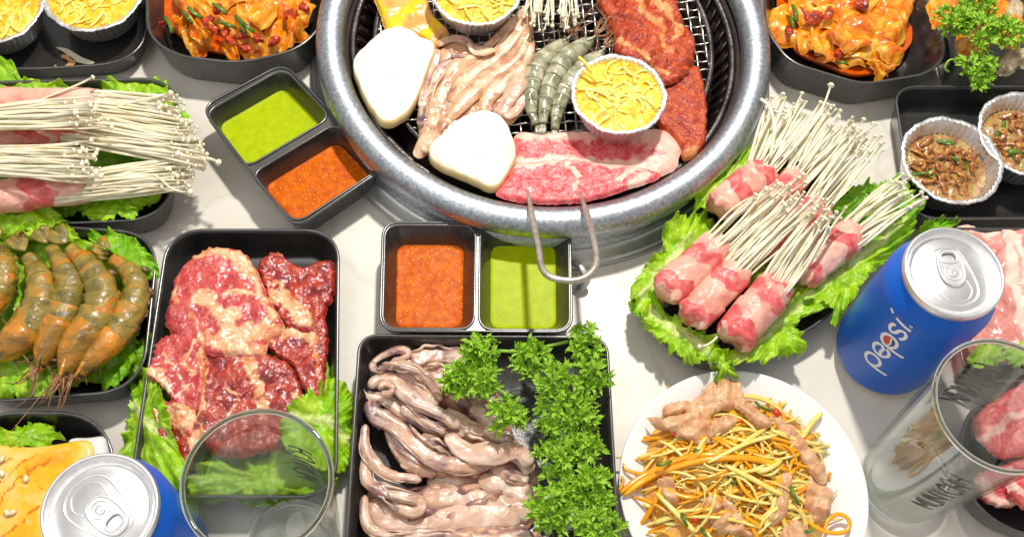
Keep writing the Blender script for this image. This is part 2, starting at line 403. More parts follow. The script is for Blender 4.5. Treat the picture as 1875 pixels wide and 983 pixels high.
M['cheese_base'] = pmat('melted_cheese', [(0.3, lin(238, 158, 8)), (0.48, lin(252, 202, 36)), (0.62, lin(254, 226, 100)), (0.75, lin(254, 238, 160))], scale=90, detail=6, dist=0.9, rough=0.32, sss=0.3, ssr=(0.003, 0.002, 0.0008), bump=0.9, bscale=260, bdist=0.002)
M['kimchi'] = pmat('kimchi_cabbage', [(0.28, lin(206, 78, 0)), (0.44, lin(236, 132, 10)), (0.58, lin(248, 176, 44)), (0.72, lin(246, 204, 110))], scale=60, detail=6, dist=1.2, rough=0.14, bump=0.8, bscale=170, sss=0.3, ssr=(0.003, 0.0015, 0.0006), coat=1.0, crough=0.05, spots=(480, 0.13, lin(176, 40, 0)), bdist=0.002)
M['kimchi_red'] = pmat('kimchi_chilli', [(0.3, lin(110, 22, 6)), (0.6, lin(196, 64, 10)), (0.8, lin(226, 100, 24))], scale=160, rough=0.2, bump=0.6, bscale=300, coat=0.5, sss=0.1)
M['scallion'] = pmat('scallion_green', [(0.3, lin(52, 86, 14)), (0.6, lin(96, 130, 26)), (0.8, lin(170, 180, 90))], scale=120, rough=0.25, coat=0.4)
M['yellow_fish'] = pmat('yellow_glazed_cuttlefish', [(0.3, lin(238, 160, 0)), (0.48, lin(246, 190, 30)), (0.6, lin(244, 206, 96)), (0.75, lin(240, 216, 150))], scale=40, detail=5, dist=0.8, rough=0.22, bump=0.3, bscale=160, sss=0.3, ssr=(0.005, 0.003, 0.001), coat=0.5, attr='fat', acol=[(0.3, lin(214, 116, 0)), (0.7, lin(226, 140, 8))], anoise=0.2)
M['white_flesh'] = pmat('white_cuttlefish_edge', [(0.3, lin(226, 222, 216)), (0.7, lin(240, 238, 234))], scale=60, rough=0.2, sss=0.4, coat=0.4)
M['orange_squid'] = pmat('orange_striped_pork', [(0.3, lin(236, 150, 70)), (0.5, lin(240, 176, 96)), (0.75, lin(238, 190, 130))], scale=90, rough=0.3, bump=0.4, bscale=250, sss=0.3, coat=0.3, attr='fat', acol=[(0.3, lin(250, 196, 10)), (0.7, lin(252, 214, 40))], anoise=0.35, ascale=120)
M['salad_yellow'] = pmat('papaya_shred', [(0.3, lin(246, 202, 84)), (0.5, lin(252, 224, 124)), (0.7, lin(246, 232, 150))], scale=70, rough=0.22, sss=0.35, ssr=(0.003, 0.002, 0.001), coat=0.5)
M['salad_orange'] = pmat('carrot_shred', [(0.3, lin(246, 150, 0)), (0.6, lin(252, 178, 20)), (0.8, lin(252, 196, 60))], scale=60, rough=0.22, sss=0.3, ssr=(0.003, 0.002, 0.001), coat=0.5)
M['salad_meat'] = pmat('boiled_pork_strip', [(0.25, lin(196, 134, 94)), (0.5, lin(222, 172, 128)), (0.75, lin(236, 204, 166))], scale=110, detail=6, rough=0.28, bump=0.8, bscale=240, sss=0.3, ssr=(0.004, 0.002, 0.001), coat=0.3, bdist=0.002)
M['salad_base'] = pmat('salad_dressing', [(0.3, lin(214, 130, 30)), (0.5, lin(236, 176, 70)), (0.7, lin(220, 164, 110))], scale=150, detail=6, rough=0.2, bump=0.9, bscale=200, sss=0.2, bdist=0.002)
M['chilli'] = pmat('red_chilli_bit', [(0.3, lin(200, 30, 10)), (0.7, lin(226, 70, 30))], scale=100, rough=0.2, coat=0.4)
M['onion'] = pmat('fried_onion', [(0.28, lin(92, 44, 10)), (0.46, lin(152, 88, 26)), (0.6, lin(192, 130, 56)), (0.75, lin(220, 176, 104))], scale=170, detail=6, rough=0.16, bump=0.6, bscale=300, sss=0.2, coat=0.9)
M['onion_base'] = pmat('scallion_oil', [(0.28, lin(104, 58, 16)), (0.42, lin(160, 104, 40)), (0.55, lin(190, 146, 82)), (0.66, lin(124, 122, 40)), (0.76, lin(212, 186, 140))], scale=150, detail=6, dist=0.6, rough=0.12, bump=0.9, bscale=220, coat=0.8, bdist=0.002)
M['shellfish'] = pmat('shell_meat', [(0.3, lin(160, 136, 104)), (0.6, lin(206, 186, 152)), (0.8, lin(226, 210, 184))], scale=120, detail=6, rough=0.25, bump=0.6, bscale=300, coat=0.3)
M['can_blue'] = pmat('blue_can_print', [(0.3, lin(0, 90, 204)), (0.7, lin(0, 104, 220))], scale=10, rough=0.38, spec=0.4, bump=0.02, bscale=900)
M['can_silver'] = pmat('can_aluminium', [(0.3, lin(232, 232, 234)), (0.7, lin(244, 244, 244))], scale=200, rough=0.36, metal=0.9, stretch=(1, 1, 1), bump=0.04, bscale=900)
M['print_white'] = pmat('silver_white_print', [(0.3, lin(240, 243, 250)), (0.7, lin(248, 250, 253))], scale=100, rough=0.3)
M['print_red'] = pmat('red_print', [(0.3, lin(206, 40, 22)), (0.7, lin(220, 56, 30))], scale=100, rough=0.3)
M['print_navy'] = pmat('navy_print', [(0.3, lin(20, 24, 70)), (0.7, lin(26, 30, 84))], scale=100, rough=0.3)
M['print_black'] = pmat('black_print', [(0.3, lin(18, 17, 17)), (0.7, lin(26, 25, 25))], scale=100, rough=0.4)
M['emblem_white'] = pmat('cream_print', [(0.3, lin(220, 214, 190)), (0.7, lin(230, 224, 204))], scale=100, rough=0.4)
M['emblem_orange'] = pmat('tan_print', [(0.3, lin(206, 148, 92)), (0.7, lin(220, 164, 106))], scale=100, rough=0.4)
M['sesame'] = pmat('sesame_seed', [(0.3, lin(236, 220, 170)), (0.7, lin(244, 232, 196))], scale=100, rough=0.4)


def glass_wall():
    m = bpy.data.materials.new('thin_glass_wall'); m.use_nodes = True; nt = m.node_tree; L = nt.links
    nt.nodes.remove(nt.nodes['Principled BSDF'])
    t = nt.nodes.new('ShaderNodeBsdfTransparent'); g = nt.nodes.new('ShaderNodeBsdfGlossy'); g.inputs['Roughness'].default_value = 0.03
    lw = nt.nodes.new('ShaderNodeLayerWeight'); lw.inputs['Blend'].default_value = 0.35
    r = ramp_node(nt, [(0.0, (0.985, 0.99, 0.985, 1)), (0.9, (0.96, 0.972, 0.962, 1)), (1.0, (0.5, 0.58, 0.53, 1))]); L.new(lw.outputs['Facing'], r.inputs[0]); L.new(r.outputs[0], t.inputs[0])
    fr = nt.nodes.new('ShaderNodeFresnel'); fr.inputs['IOR'].default_value = 1.35
    mr = nt.nodes.new('ShaderNodeMapRange'); mr.inputs[3].default_value = 0.0; mr.inputs[4].default_value = 0.42; L.new(fr.outputs[0], mr.inputs[0])
    mx = nt.nodes.new('ShaderNodeMixShader'); L.new(mr.outputs[0], mx.inputs[0]); L.new(t.outputs[0], mx.inputs[1]); L.new(g.outputs[0], mx.inputs[2])
    L.new(mx.outputs[0], nt.nodes['Material Output'].inputs[0])
    return m


M['glass'] = glass_wall()
M['glass_base'] = pmat('thick_glass_base', [(0.3, (0.93, 0.97, 0.94, 1)), (0.7, (0.95, 0.98, 0.96, 1))], scale=20, rough=0.02, trans=1.0, ior=1.5)
M['glass_lip'] = pmat('green_glass_lip', [(0.3, (0.42, 0.52, 0.46, 1)), (0.7, (0.5, 0.6, 0.54, 1))], scale=20, rough=0.04, trans=1.0, ior=1.5)

# ------------------------------------------------------------------ table
V, F = extrude(rpoly(np.array([(-0.62, -0.1), (0.72, -0.1), (0.72, 0.98), (-0.62, 0.98)]), 0.03), [], -0.03, 0.0)
mk('tabletop', V, F, M['table'], smooth=False, kind='structure')

# ------------------------------------------------------------------ grill
GC = at(998, 60, 0.04)[:2]
grill = thing('tabletop_grill', 'round steel charcoal grill sunk in the table, loaded with meat and seafood', 'grill', (GC[0], GC[1], 0))


def spin(name, prof, mat, n=160, closed=True):
    a = np.linspace(0, 2 * np.pi, n, endpoint=False)
    loops = [np.stack([GC[0] + r * np.cos(a), GC[1] + r * np.sin(a), np.full(n, z)], -1) for r, z in prof]
    if closed: loops.append(loops[0])
    V, F = loft(loops, not closed, not closed)
    return mk(name, V, F, mat, grill)


q = np.linspace(0, 2 * np.pi, 22, endpoint=False)
spin('outer_ring', [(0.1525 + 0.0105 * math.cos(a), 0.0355 + 0.0105 * math.sin(a)) for a in q[::-1]], M['steel'])
spin('ring_skirt', [(0.160, 0.004), (0.1605, 0.028), (0.150, 0.027), (0.150, 0.004)], M['steel'])
spin('flange', [(0.1705, 0.0012), (0.1705, 0.0035), (0.1680, 0.0045), (0.1672, 0.0045), (0.1668, 0.0062), (0.1652, 0.0066), (0.1647, 0.0084), (0.1632, 0.0088), (0.1626, 0.0104), (0.158, 0.0108), (0.158, 0.0012)], M['flange'])
spin('inner_ring', [(0.1375 + 0.003 * math.cos(a), 0.027 + 0.003 * math.sin(a)) for a in q[::-2]], M['darksteel'])
spin('basin_wall', [(0.1425, 0.002), (0.1425, 0.03), (0.1415, 0.03), (0.128, 0.004), (0.128, 0.002)], M['soot'])
spin('basin_floor', [(0.13, 0.001), (0.13, 0.004), (0.0, 0.004)], M['soot'], closed=False)
for k in range(84):                                    # slanting ribs of the basin wall
    a = 2 * math.pi * k / 84
    P = [(GC[0] + r * math.cos(a + s), GC[1] + r * math.sin(a + s), z) for r, s, z in ((0.1275, 0, 0.007), (0.1315, 0.02, 0.0155), (0.1365, 0.045, 0.0255))]
    V, F = tube(P, 0.0013, 5); mk('basin_rib', V, F, M['darksteel'], grill)
GR, GZ = 0.1215, 0.030
spin('grate_rim', [(GR + 0.0022 * math.cos(a), GZ + 0.0022 * math.sin(a)) for a in q[::-2]], M['darksteel'])
for dirn in (0, 1):
    for i in range(-15, 16):
        o = i * 0.0078; h = math.sqrt(max(GR ** 2 - o * o, 0))
        if h < 0.02: continue
        n = max(14, int(2 * h / 0.0026)); s = np.linspace(-h, h, n)
        zz = GZ + 0.0009 * np.sin(s / 0.0078 * math.pi + (i % 2) * math.pi + dirn * math.pi)
        th = 0.06
        X, Y = (s, np.full(n, o)) if dirn == 0 else (np.full(n, o), s)
        P = np.stack([GC[0] + X * math.cos(th) - Y * math.sin(th), GC[1] + X * math.sin(th) + Y * math.cos(th), zz], -1)
        V, F = tube(P, 0.00085, 5); mk('grate_wire', V, F, M['wire'], grill)
# coals under the grate
for k in range(60):
    a, r = random.uniform(0, 6.28), 0.112 * math.sqrt(random.random()); s = random.uniform(0.006, 0.012)
    c = np.array([GC[0] + r * math.cos(a), GC[1] + r * math.sin(a), 0.008])
    prof = [(0.3, -0.8), (0.9, -0.4), (1, 0.1), (0.7, 0.7), (0.2, 0.9)]
    V, F = lathe([(p * s, z * s * 0.7) for p, z in prof], (0, 0), 7); V = V + 0.3 * s * nz(V, 90, k, 2)[:, None] + c
    mk('coal', V, F, M['soot'], grill, smooth=False)
# wire lifting handle
p0, p1 = at(967, 352, 0.047), at(1062, 352, 0.047)
hp = [p0, at(975, 400, 0.056), at(986, 455, 0.070), at(992, 490, 0.078), at(1010, 508, 0.081), at(1048, 514, 0.0815), at(1077, 504, 0.081), at(1092, 478, 0.078), at(1085, 430, 0.068), at(1074, 390, 0.056), p1]
P = catmull(hp, 70); R = np.full(70, 0.0021); R[:9] = np.linspace(0.0009, 0.0021, 9); R[-9:] = np.linspace(0.0021, 0.0009, 9)
V, F = tube(P, R, 12); h = mk('handle', V, F, M['rod'], grill)
V, F = tube(catmull([at(1050, 478, 0.012), at(1066, 492, 0.013), at(1074, 512, 0.010), at(1062, 528, 0.005), at(1050, 524, 0.003)], 24), 0.0026, 10, flat=0.5)
mk('clip', V, F, M['flange'], grill)


# ------------------------------------------------------------------ dishes
def dish(name, label, cat, px, zr, rad=0.02, wall=0.007, zf=0.004, lip=0.0022, bead=0.0011, base=0.006, group=None):
    O = at(*np.array(px, float).T, zr)[:, :2]
    if np.sum(O[:, 0] * np.roll(O[:, 1], -1) - np.roll(O[:, 0], -1) * O[:, 1]) < 0: O = O[::-1]
    c = O.mean(0); t = thing(name, label, cat, (c[0], c[1], 0), group)
    L = lambda d, z, k=1.0: z3(rpoly(offset_poly(O, d), max(rad - d * k, rad * 0.45)), z)
    loops = [L(base + 0.002, 0.0005), L(base, 0.0012), L(base * 0.8, 0.004), L(0.0008, zr - 0.0022), L(0.0, zr - 0.0008), L(lip, zr - 0.0008), L(lip + 0.0006, zr - 0.0024),
             L(lip + wall * 0.75, zf + 0.006), L(lip + wall, zf + 0.0018), L(lip + wall + 0.003, zf)]
    V, F = loft(loops); mk('body', V, F, M['black'], t)
    V, F = tube(L(lip * 0.5, zr - 0.0006), bead, 8, closed=True, flat=0.8); mk('rim', V, F, M['rimblack'], t)
    return t


def sauce(label, px, z, mat, cat='sauce', name='dipping_sauce', amp=0.0004, n=110, inset=None, zr=0.030):
    O = at(*np.array(px, float).T, z if inset is None else zr)[:, :2]
    if np.sum(O[:, 0] * np.roll(O[:, 1], -1) - np.roll(O[:, 0], -1) * O[:, 1]) < 0: O = O[::-1]
    loops = []
    if inset is not None: O = offset_poly(O, inset)
    c = O.mean(0); B = rpoly(O, 0.006, 8, 8)
    ts = [1.0, 1.0, 0.985, 0.95, 0.88, 0.78, 0.66, 0.52, 0.38, 0.24, 0.1]; zs = [z - 0.004, z + 0.0006, z + 0.0003] + [z - 0.0001] * 8
    for i, (t, zz) in enumerate(zip(ts, zs)):
        xy = c + (B - c) * t; P = z3(xy, zz)
        if i > 2: P[:, 2] += amp * nz(P, 320, 2, 2)
        loops.append(P)
    V, F = loft(loops)
    return tag(mk(name, V, F, mat), label, cat)


def duo(label, outer, wells, zr=0.030, wi=0.0080):
    O = at(*np.array(outer, float).T, zr)[:, :2]
    if np.sum(O[:, 0] * np.roll(O[:, 1], -1) - np.roll(O[:, 0], -1) * O[:, 1]) < 0: O = O[::-1]
    c = O.mean(0); t = thing('sauce_dish', label, 'sauce dish', (c[0], c[1], 0), 'two-part black sauce dishes')
    R = lambda P, d, r, z: z3(rpoly(offset_poly(P, d), r), z)
    V, F = loft([R(O, 0.007, 0.006, 0.0006), R(O, 0.006, 0.007, 0.002), R(O, 0.0006, 0.010, zr - 0.002), R(O, 0.0, 0.010, zr - 0.001)], True, False)
    mk('outer_wall', V, F, M['black'], t)
    Wl = []
    for w in wells:
        P = at(*np.array(w, float).T, zr)[:, :2]
        if np.sum(P[:, 0] * np.roll(P[:, 1], -1) - np.roll(P[:, 0], -1) * P[:, 1]) < 0: P = P[::-1]
        Wl.append(P)
        V, F = loft([R(P, -0.0001, 0.009, zr - 0.001), R(P, 0.0006, 0.009, zr - 0.002), R(P, wi, 0.006, 0.0145), R(P, wi + 0.0018, 0.005, 0.009), R(P, wi + 0.004, 0.004, 0.008)], False, True)
        mk('compartment', V, F, M['black'], t)
        V, F = tube(R(P, 0.0, 0.009, zr - 0.0006), 0.0009, 8, closed=True); mk('compartment_edge', V, F, M['rimblack'], t)
    V, F = extrude(rpoly(O, 0.010), [rpoly(offset_poly(P, 0.0), 0.009) for P in Wl], zr - 0.0016, zr - 0.001)
    mk('rim_plate', V, F, M['rimblack'], t, smooth=False)
    V, F = tube(R(O, 0.0006, 0.010, zr - 0.0006), 0.0010, 8, closed=True); mk('rim', V, F, M['rimblack'], t)
    return t


duo('tilted two-part black sauce dish touching the grill at its left, green sauce uppermost',
    [(366, 196), (520, 114), (706, 308), (540, 420)], [[(374, 206), (519, 124), (607, 214), (449, 308)], [(458, 319), (617, 224), (697, 308), (541, 410)]], wi=0.0052)
sauce('lime green sauce in the tilted dish beside the grill', [(374, 206), (519, 124), (607, 214), (449, 308)], 0.0148, M['green_sauce'], inset=0.0047, amp=0.0002)
sauce('orange chilli sauce in the tilted dish beside the grill', [(458, 319), (617, 224), (697, 308), (541, 410)], 0.0148, M['orange_sauce'], inset=0.0047)
duo('upright two-part black sauce dish in front of the grill handle, orange sauce on its left',
    [(700, 405), (1045, 407), (1049, 609), (694, 606)], [[(705, 411), (871, 412), (868, 602), (700, 601)], [(879, 413), (1041, 413), (1044, 604), (877, 603)]])
sauce('orange chilli sauce in the upright dish in front of the grill', [(705, 411), (871, 412), (868, 602), (700, 601)], 0.0148, M['orange_sauce'], inset=0.0074)
sauce('lime green sauce under the shadow of the grill handle', [(879, 413), (1041, 413), (1044, 604), (877, 603)], 0.0148, M['green_sauce'], inset=0.0074, amp=0.0002)

dish('serving_tray', 'black tray under the raw marinated beef, left of centre', 'tray', [(306, 418), (623, 418), (618, 912), (232, 912)], 0.026, 0.022, group='black melamine trays')
dish('serving_tray', 'black rectangular tray of raw squid and parsley at the bottom centre', 'tray', [(656, 610), (1114, 614), (1141, 1090), (624, 1090)], 0.027, 0.012, wall=0.006, group='black melamine trays')
dish('serving_tray', 'black tray of sauced prawns at the left edge', 'tray', [(-70, 400), (294, 424), (262, 716), (-70, 742)], 0.028, 0.026, wall=0.008, group='black melamine trays')
dish('serving_tray', 'black tray under the enoki and pork rolls at the left edge', 'tray', [(-90, 150), (330, 140), (312, 402), (-90, 420)], 0.028, 0.026, wall=0.008, group='black melamine trays')
dish('serving_tray', 'black tray holding two cheese cups in the top left corner', 'tray', [(-70, -140), (276, -150), (270, 112), (100, 128), (-70, 128)], 0.020, 0.030, wall=0.008, group='black melamine trays')
dish('serving_tray', 'black tray of glazed yellow cuttlefish in the bottom left corner', 'tray', [(-70, 752), (205, 752), (225, 1110), (-70, 1110)], 0.028, 0.030, wall=0.007, group='black melamine trays')
dish('serving_tray', 'black tray carrying two foil cups of fried onion at the right edge', 'tray', [(1634, 156), (1960, 156), (1960, 402), (1672, 402)], 0.026, 0.016, wall=0.007, group='black melamine trays')
dish('serving_tray', 'black tray of shellfish and parsley in the top right corner', 'tray', [(1690, -160), (1980, -160), (1980, 128), (1746, 128)], 0.034, 0.012, wall=0.007, group='black melamine trays')
dish('serving_tray', 'black tray hidden under the lettuce bed of enoki pork rolls', 'tray', [(1163, 500), (1420, 276), (1690, 396), (1500, 598), (1322, 678), (1226, 640)], 0.024, 0.016, wall=0.006, group='black melamine trays')
dish('serving_tray', 'black tray of pale pork slices behind the upright can', 'tray', [(1716, 416), (1990, 416), (1990, 700), (1768, 700)], 0.024, 0.016, wall=0.006, group='black melamine trays')
dish('meat_dish', 'black oval dish of dark pink meat at the lower right edge', 'dish', [(1770, 724), (2000, 716), (2010, 1000), (1870, 985), (1782, 930), (1752, 850)], 0.026, 0.028, wall=0.008)
dish('kimchi_dish', 'black dish of kimchi at the top left, against the grill ring', 'dish', [(266, -150), (267, 66), (318, 104), (440, 118), (550, 92), (598, 40), (610, -150)], 0.034, 0.014, wall=0.013, group='black kimchi dishes')
dish('kimchi_dish', 'black octagonal dish of kimchi at the top right', 'dish', [(1392, -150), (1400, 55), (1445, 116), (1580, 157), (1706, 136), (1738, 97), (1700, 0), (1672, -150)], 0.034, 0.012, wall=0.014, group='black kimchi dishes')
sauce('orange kimchi broth in the top left dish', [(298, -110), (300, 40), (350, 84), (440, 103), (530, 84), (565, 30), (575, -110)], 0.016, M['kimchi_sauce'], 'broth', 'kimchi_broth')
sauce('orange kimchi broth in the top right dish', [(1420, -110), (1424, 40), (1460, 96), (1560, 138), (1620, 132), (1670, 80), (1668, -110)], 0.016, M['kimchi_sauce'], 'broth', 'kimchi_broth')

# printed emblem on the top left tray
def flatpoly(name, px, z, mat, label, cat, h=0.0005, parent=None):
    P = at(*catmull(np.array(px, float), 40, True).T, z)[:, :2]
    V, F = extrude(P, [], z, z + h)
    o = mk(name, V, F, mat, parent, smooth=False)
    return o


em = thing('printed_emblem', 'cream stroke and tan hook emblem printed inside the top left tray', 'emblem', at(128, 108, 0.0046))
flatpoly('cream_stroke', [(103, 88), (124, 91), (150, 106), (174, 115), (158, 118), (136, 112), (118, 97)], 0.0046, M['emblem_white'], '', '', parent=em)
flatpoly('tan_hook', [(114, 101), (128, 104), (139, 115), (128, 125), (113, 133), (100, 127), (101, 119), (107, 124), (118, 122), (126, 115), (120, 109), (113, 107)], 0.0046, M['emblem_orange'], '', '', parent=em)

# white plate
pc = at(1362, 893, 0.018)[:2]
plate = thing('dinner_plate', 'round white porcelain plate of shredded salad', 'plate', (pc[0], pc[1], 0))
V, F = lathe([(0.034, 0.0004), (0.037, 0.0004), (0.038, 0.003), (0.060, 0.009), (0.0752, 0.0165), (0.0764, 0.0178), (0.0760, 0.0188), (0.0745, 0.0186), (0.058, 0.0118), (0.050, 0.0075), (0.044, 0.0058), (0.02, 0.0052), (0.004, 0.0052)], pc, 128)
mk('plate_body', V, F, M['porcelain'], plate)
V, F = lathe([(0.0330, 0.0002), (0.0345, 0.0002), (0.0345, 0.0016), (0.0330, 0.0016)], pc, 64); mk('foot_ring', V, F, M['porcelain'], plate)


# ------------------------------------------------------------------ foil cups and their fillings
def foil_cup(label, px, py, rpx, zb, h=0.022, group='crimped foil cups', tilt=0.0):
    zr = zb + h; c = at(px, py, zr)[:2]; R = rpx * pxm(px, py, zr)
    n = 240; a = np.linspace(0, 2 * np.pi, n, endpoint=False)
    t = thing('foil_cup', label, 'foil cup', (c[0], c[1], zb), group)

    def ring(r, z, fl, wob=0.0):
        rr = r + fl * np.cos(a * 48) + wob * np.sin(a * 7 + px) + wob * 0.7 * np.sin(a * 19 + py)
        return np.stack([c[0] + rr * np.cos(a), c[1] + rr * np.sin(a), np.full(n, z) + wob * 0.8 * np.sin(a * 11 + px)], -1)
    b = R * 0.72
    loops = [ring(b * 0.4, zb + 0.0003, 0), ring(b, zb + 0.0003, 0.0002), ring(b + 0.0012, zb + 0.0015, 0.0004), ring(R * 0.95 - 0.0004, zr - 0.002, 0.0007), ring(R * 0.99, zr - 0.0008, 0.0003, 0.0003),
             ring(R, zr, 0.0001, 0.0004), ring(R * 0.985, zr + 0.0007, 0.0003, 0.0004), ring(R * 0.92, zr + 0.0002, 0.0005, 0.0003), ring(R * 0.90 - 0.0004, zr - 0.0016, 0.0007), ring(b + 0.0004, zb + 0.0022, 0.0004), ring(b - 0.0012, zb + 0.0010, 0.0002), ring(b * 0.4, zb + 0.0010, 0)]
    V, F = loft(loops[:5], True, False); mk('wall', V, F, M['foil'], t)
    V, F = loft(loops[4:8], False, False); mk('crimped_rim', V, F, M['foil'], t)
    V, F = loft(loops[7:], False, True); mk('lining', V, F, M['foil'], t)
    return c, R, zr


def curl(c, r0, r1, z, L, rad, bend, dip=0.0):
    """centre line of one shred lying near the disc"""
    a, rr = random.uniform(0, 6.283), r1 * math.sqrt(random.random()) + r0
    p = np.array([c[0] + rr * math.cos(a), c[1] + rr * math.sin(a)]); d = random.uniform(0, 6.283); P = []
    k = random.uniform(-bend, bend)
    for i in range(9):
        P.append((p[0], p[1])); p = p + L / 8 * np.array([math.cos(d), math.sin(d)]); d += k / 8
    P = np.array(P); P -= P.mean(0) - np.array([c[0] + rr * math.cos(a), c[1] + rr * math.sin(a)])
    return P


def cheese(label, cup, zoff=0.003, n=46):
    c, R, zr = cup; rr = R * 0.93; z = zr - zoff
    t = thing('shredded_cheese', label, 'cheese', (c[0], c[1], z - 0.01), 'cheese fillings in foil cups')
    loops = []
    for s, zz in ((0.84, -0.008), (0.97, -0.001), (0.96, 0.0), (0.85, 0.0006), (0.7, 0.0012), (0.5, 0.0018), (0.3, 0.0022), (0.1, 0.0022)):
        a = np.linspace(0, 2 * np.pi, 90, endpoint=False); P = np.stack([c[0] + rr * s * np.cos(a), c[1] + rr * s * np.sin(a), np.full(90, z + zz)], -1)
        if zz > 0: P[:, 2] += 0.0011 * nz(P, 170, 3, 3)
        loops.append(P)
    V, F = loft(loops); mk('melted_layer', V, F, M['cheese_base'], t)
    for k in range(n):
        P2 = curl(c, 0, rr * 0.8, z, random.uniform(0.008, 0.019), 0, 2.6)
        d = np.linalg.norm(P2 - c, axis=1); f = np.minimum(1, rr * 0.97 / (d + 1e-9)); P2 = c + (P2 - c) * f[:, None]
        d = np.linalg.norm(P2 - c, axis=1) / rr
        zz = z + 0.0016 * (1 - d ** 2) + random.uniform(-0.0002, 0.0012) + 0.0006 * np.sin(np.linspace(0, 3.1, 9))
        V, F = tube(np.stack([P2[:, 0], P2[:, 1], zz], -1), random.uniform(0.0011, 0.0019), 6, flat=0.42); mk('cheese_shred', V, F, M['cheese'], t)
    return t


cheese('cheese in the grill cup at the top, beside the yellow striped pork', foil_cup('foil cup of cheese at the top of the grill, beside yellow pork', 871, -20, 85, 0.040))
cg = foil_cup('foil cup of cheese on the grill over the pink pork slice', 1133, 172, 88, 0.0425)
ct = cheese('cheese in the grill cup over the pink pork slice', cg)
for a, b in (((1060, 105), (1082, 132)), ((1066, 128), (1090, 150))):
    V, F = tube(catmull([at(*a, 0.0675), at((a[0] + b[0]) / 2 + 3, (a[1] + b[1]) / 2, 0.0672), at(*b, 0.064)], 9), 0.0012, 6); mk('cheese_shred', V, F, M['cheese'], ct)
cheese('cheese in the foil cup near the top left kimchi dish', foil_cup('foil cup of cheese in the top left tray, beside the kimchi dish', 171, -14, 93, 0.008, 0.024))
cheese('cheese in the foil cup at the top left corner of the photo', foil_cup('foil cup of cheese cut off by the top left corner', -12, 10, 93, 0.008, 0.024))


def onions(label, cup, seed):
    random.seed(seed); c, R, zr = cup; rr = R * 0.82; z = zr - 0.011
    t = thing('onion_topping', label, 'onion topping', (c[0], c[1], z - 0.008), 'fried onion fillings')
    loops = []
    for s, zz in ((0.86, -0.008), (0.99, -0.001), (0.97, 0.0), (0.85, 0.0012), (0.7, 0.002), (0.5, 0.003), (0.3, 0.0034), (0.1, 0.0034)):
        a = np.linspace(0, 2 * np.pi, 80, endpoint=False); P = np.stack([c[0] + rr * s * np.cos(a), c[1] + rr * s * np.sin(a), np.full(80, z + zz)], -1)
        if zz > 0: P[:, 2] += 0.002 * nz(P, 150, seed, 3)
        loops.append(P)
    V, F = loft(loops); mk('oil_layer', V, F, M['onion_base'], t)
    for k in range(54):
        P2 = curl(c + np.array([-0.002, 0.001]), 0, rr * 0.72, z, random.uniform(0.006, 0.014), 0, 4.5)
        d = np.linalg.norm(P2 - c, axis=1) / rr; zz = z + 0.0032 * (1 - d ** 2) + random.uniform(0.0004, 0.003) + 0.0012 * np.sin(np.linspace(0, 5, 9) + k)
        g = k % 7 == 0
        V, F = tube(np.stack([P2[:, 0], P2[:, 1], zz], -1), random.uniform(0.0011, 0.0023), 7, flat=0.42); mk('scallion_bit' if g else 'onion_shred', V, F, M['scallion' if g else 'onion'], t)


onions('brown fried onion and scallion in the nearer right-hand foil cup', foil_cup('foil cup of fried onion nearest the enoki rolls', 1743, 293, 92, 0.009, 0.026), 11)
onions('brown fried onion in the foil cup cut by the right edge', foil_cup('foil cup of fried onion cut off by the right edge', 1882, 246, 90, 0.009, 0.026), 12)
random.seed(21)


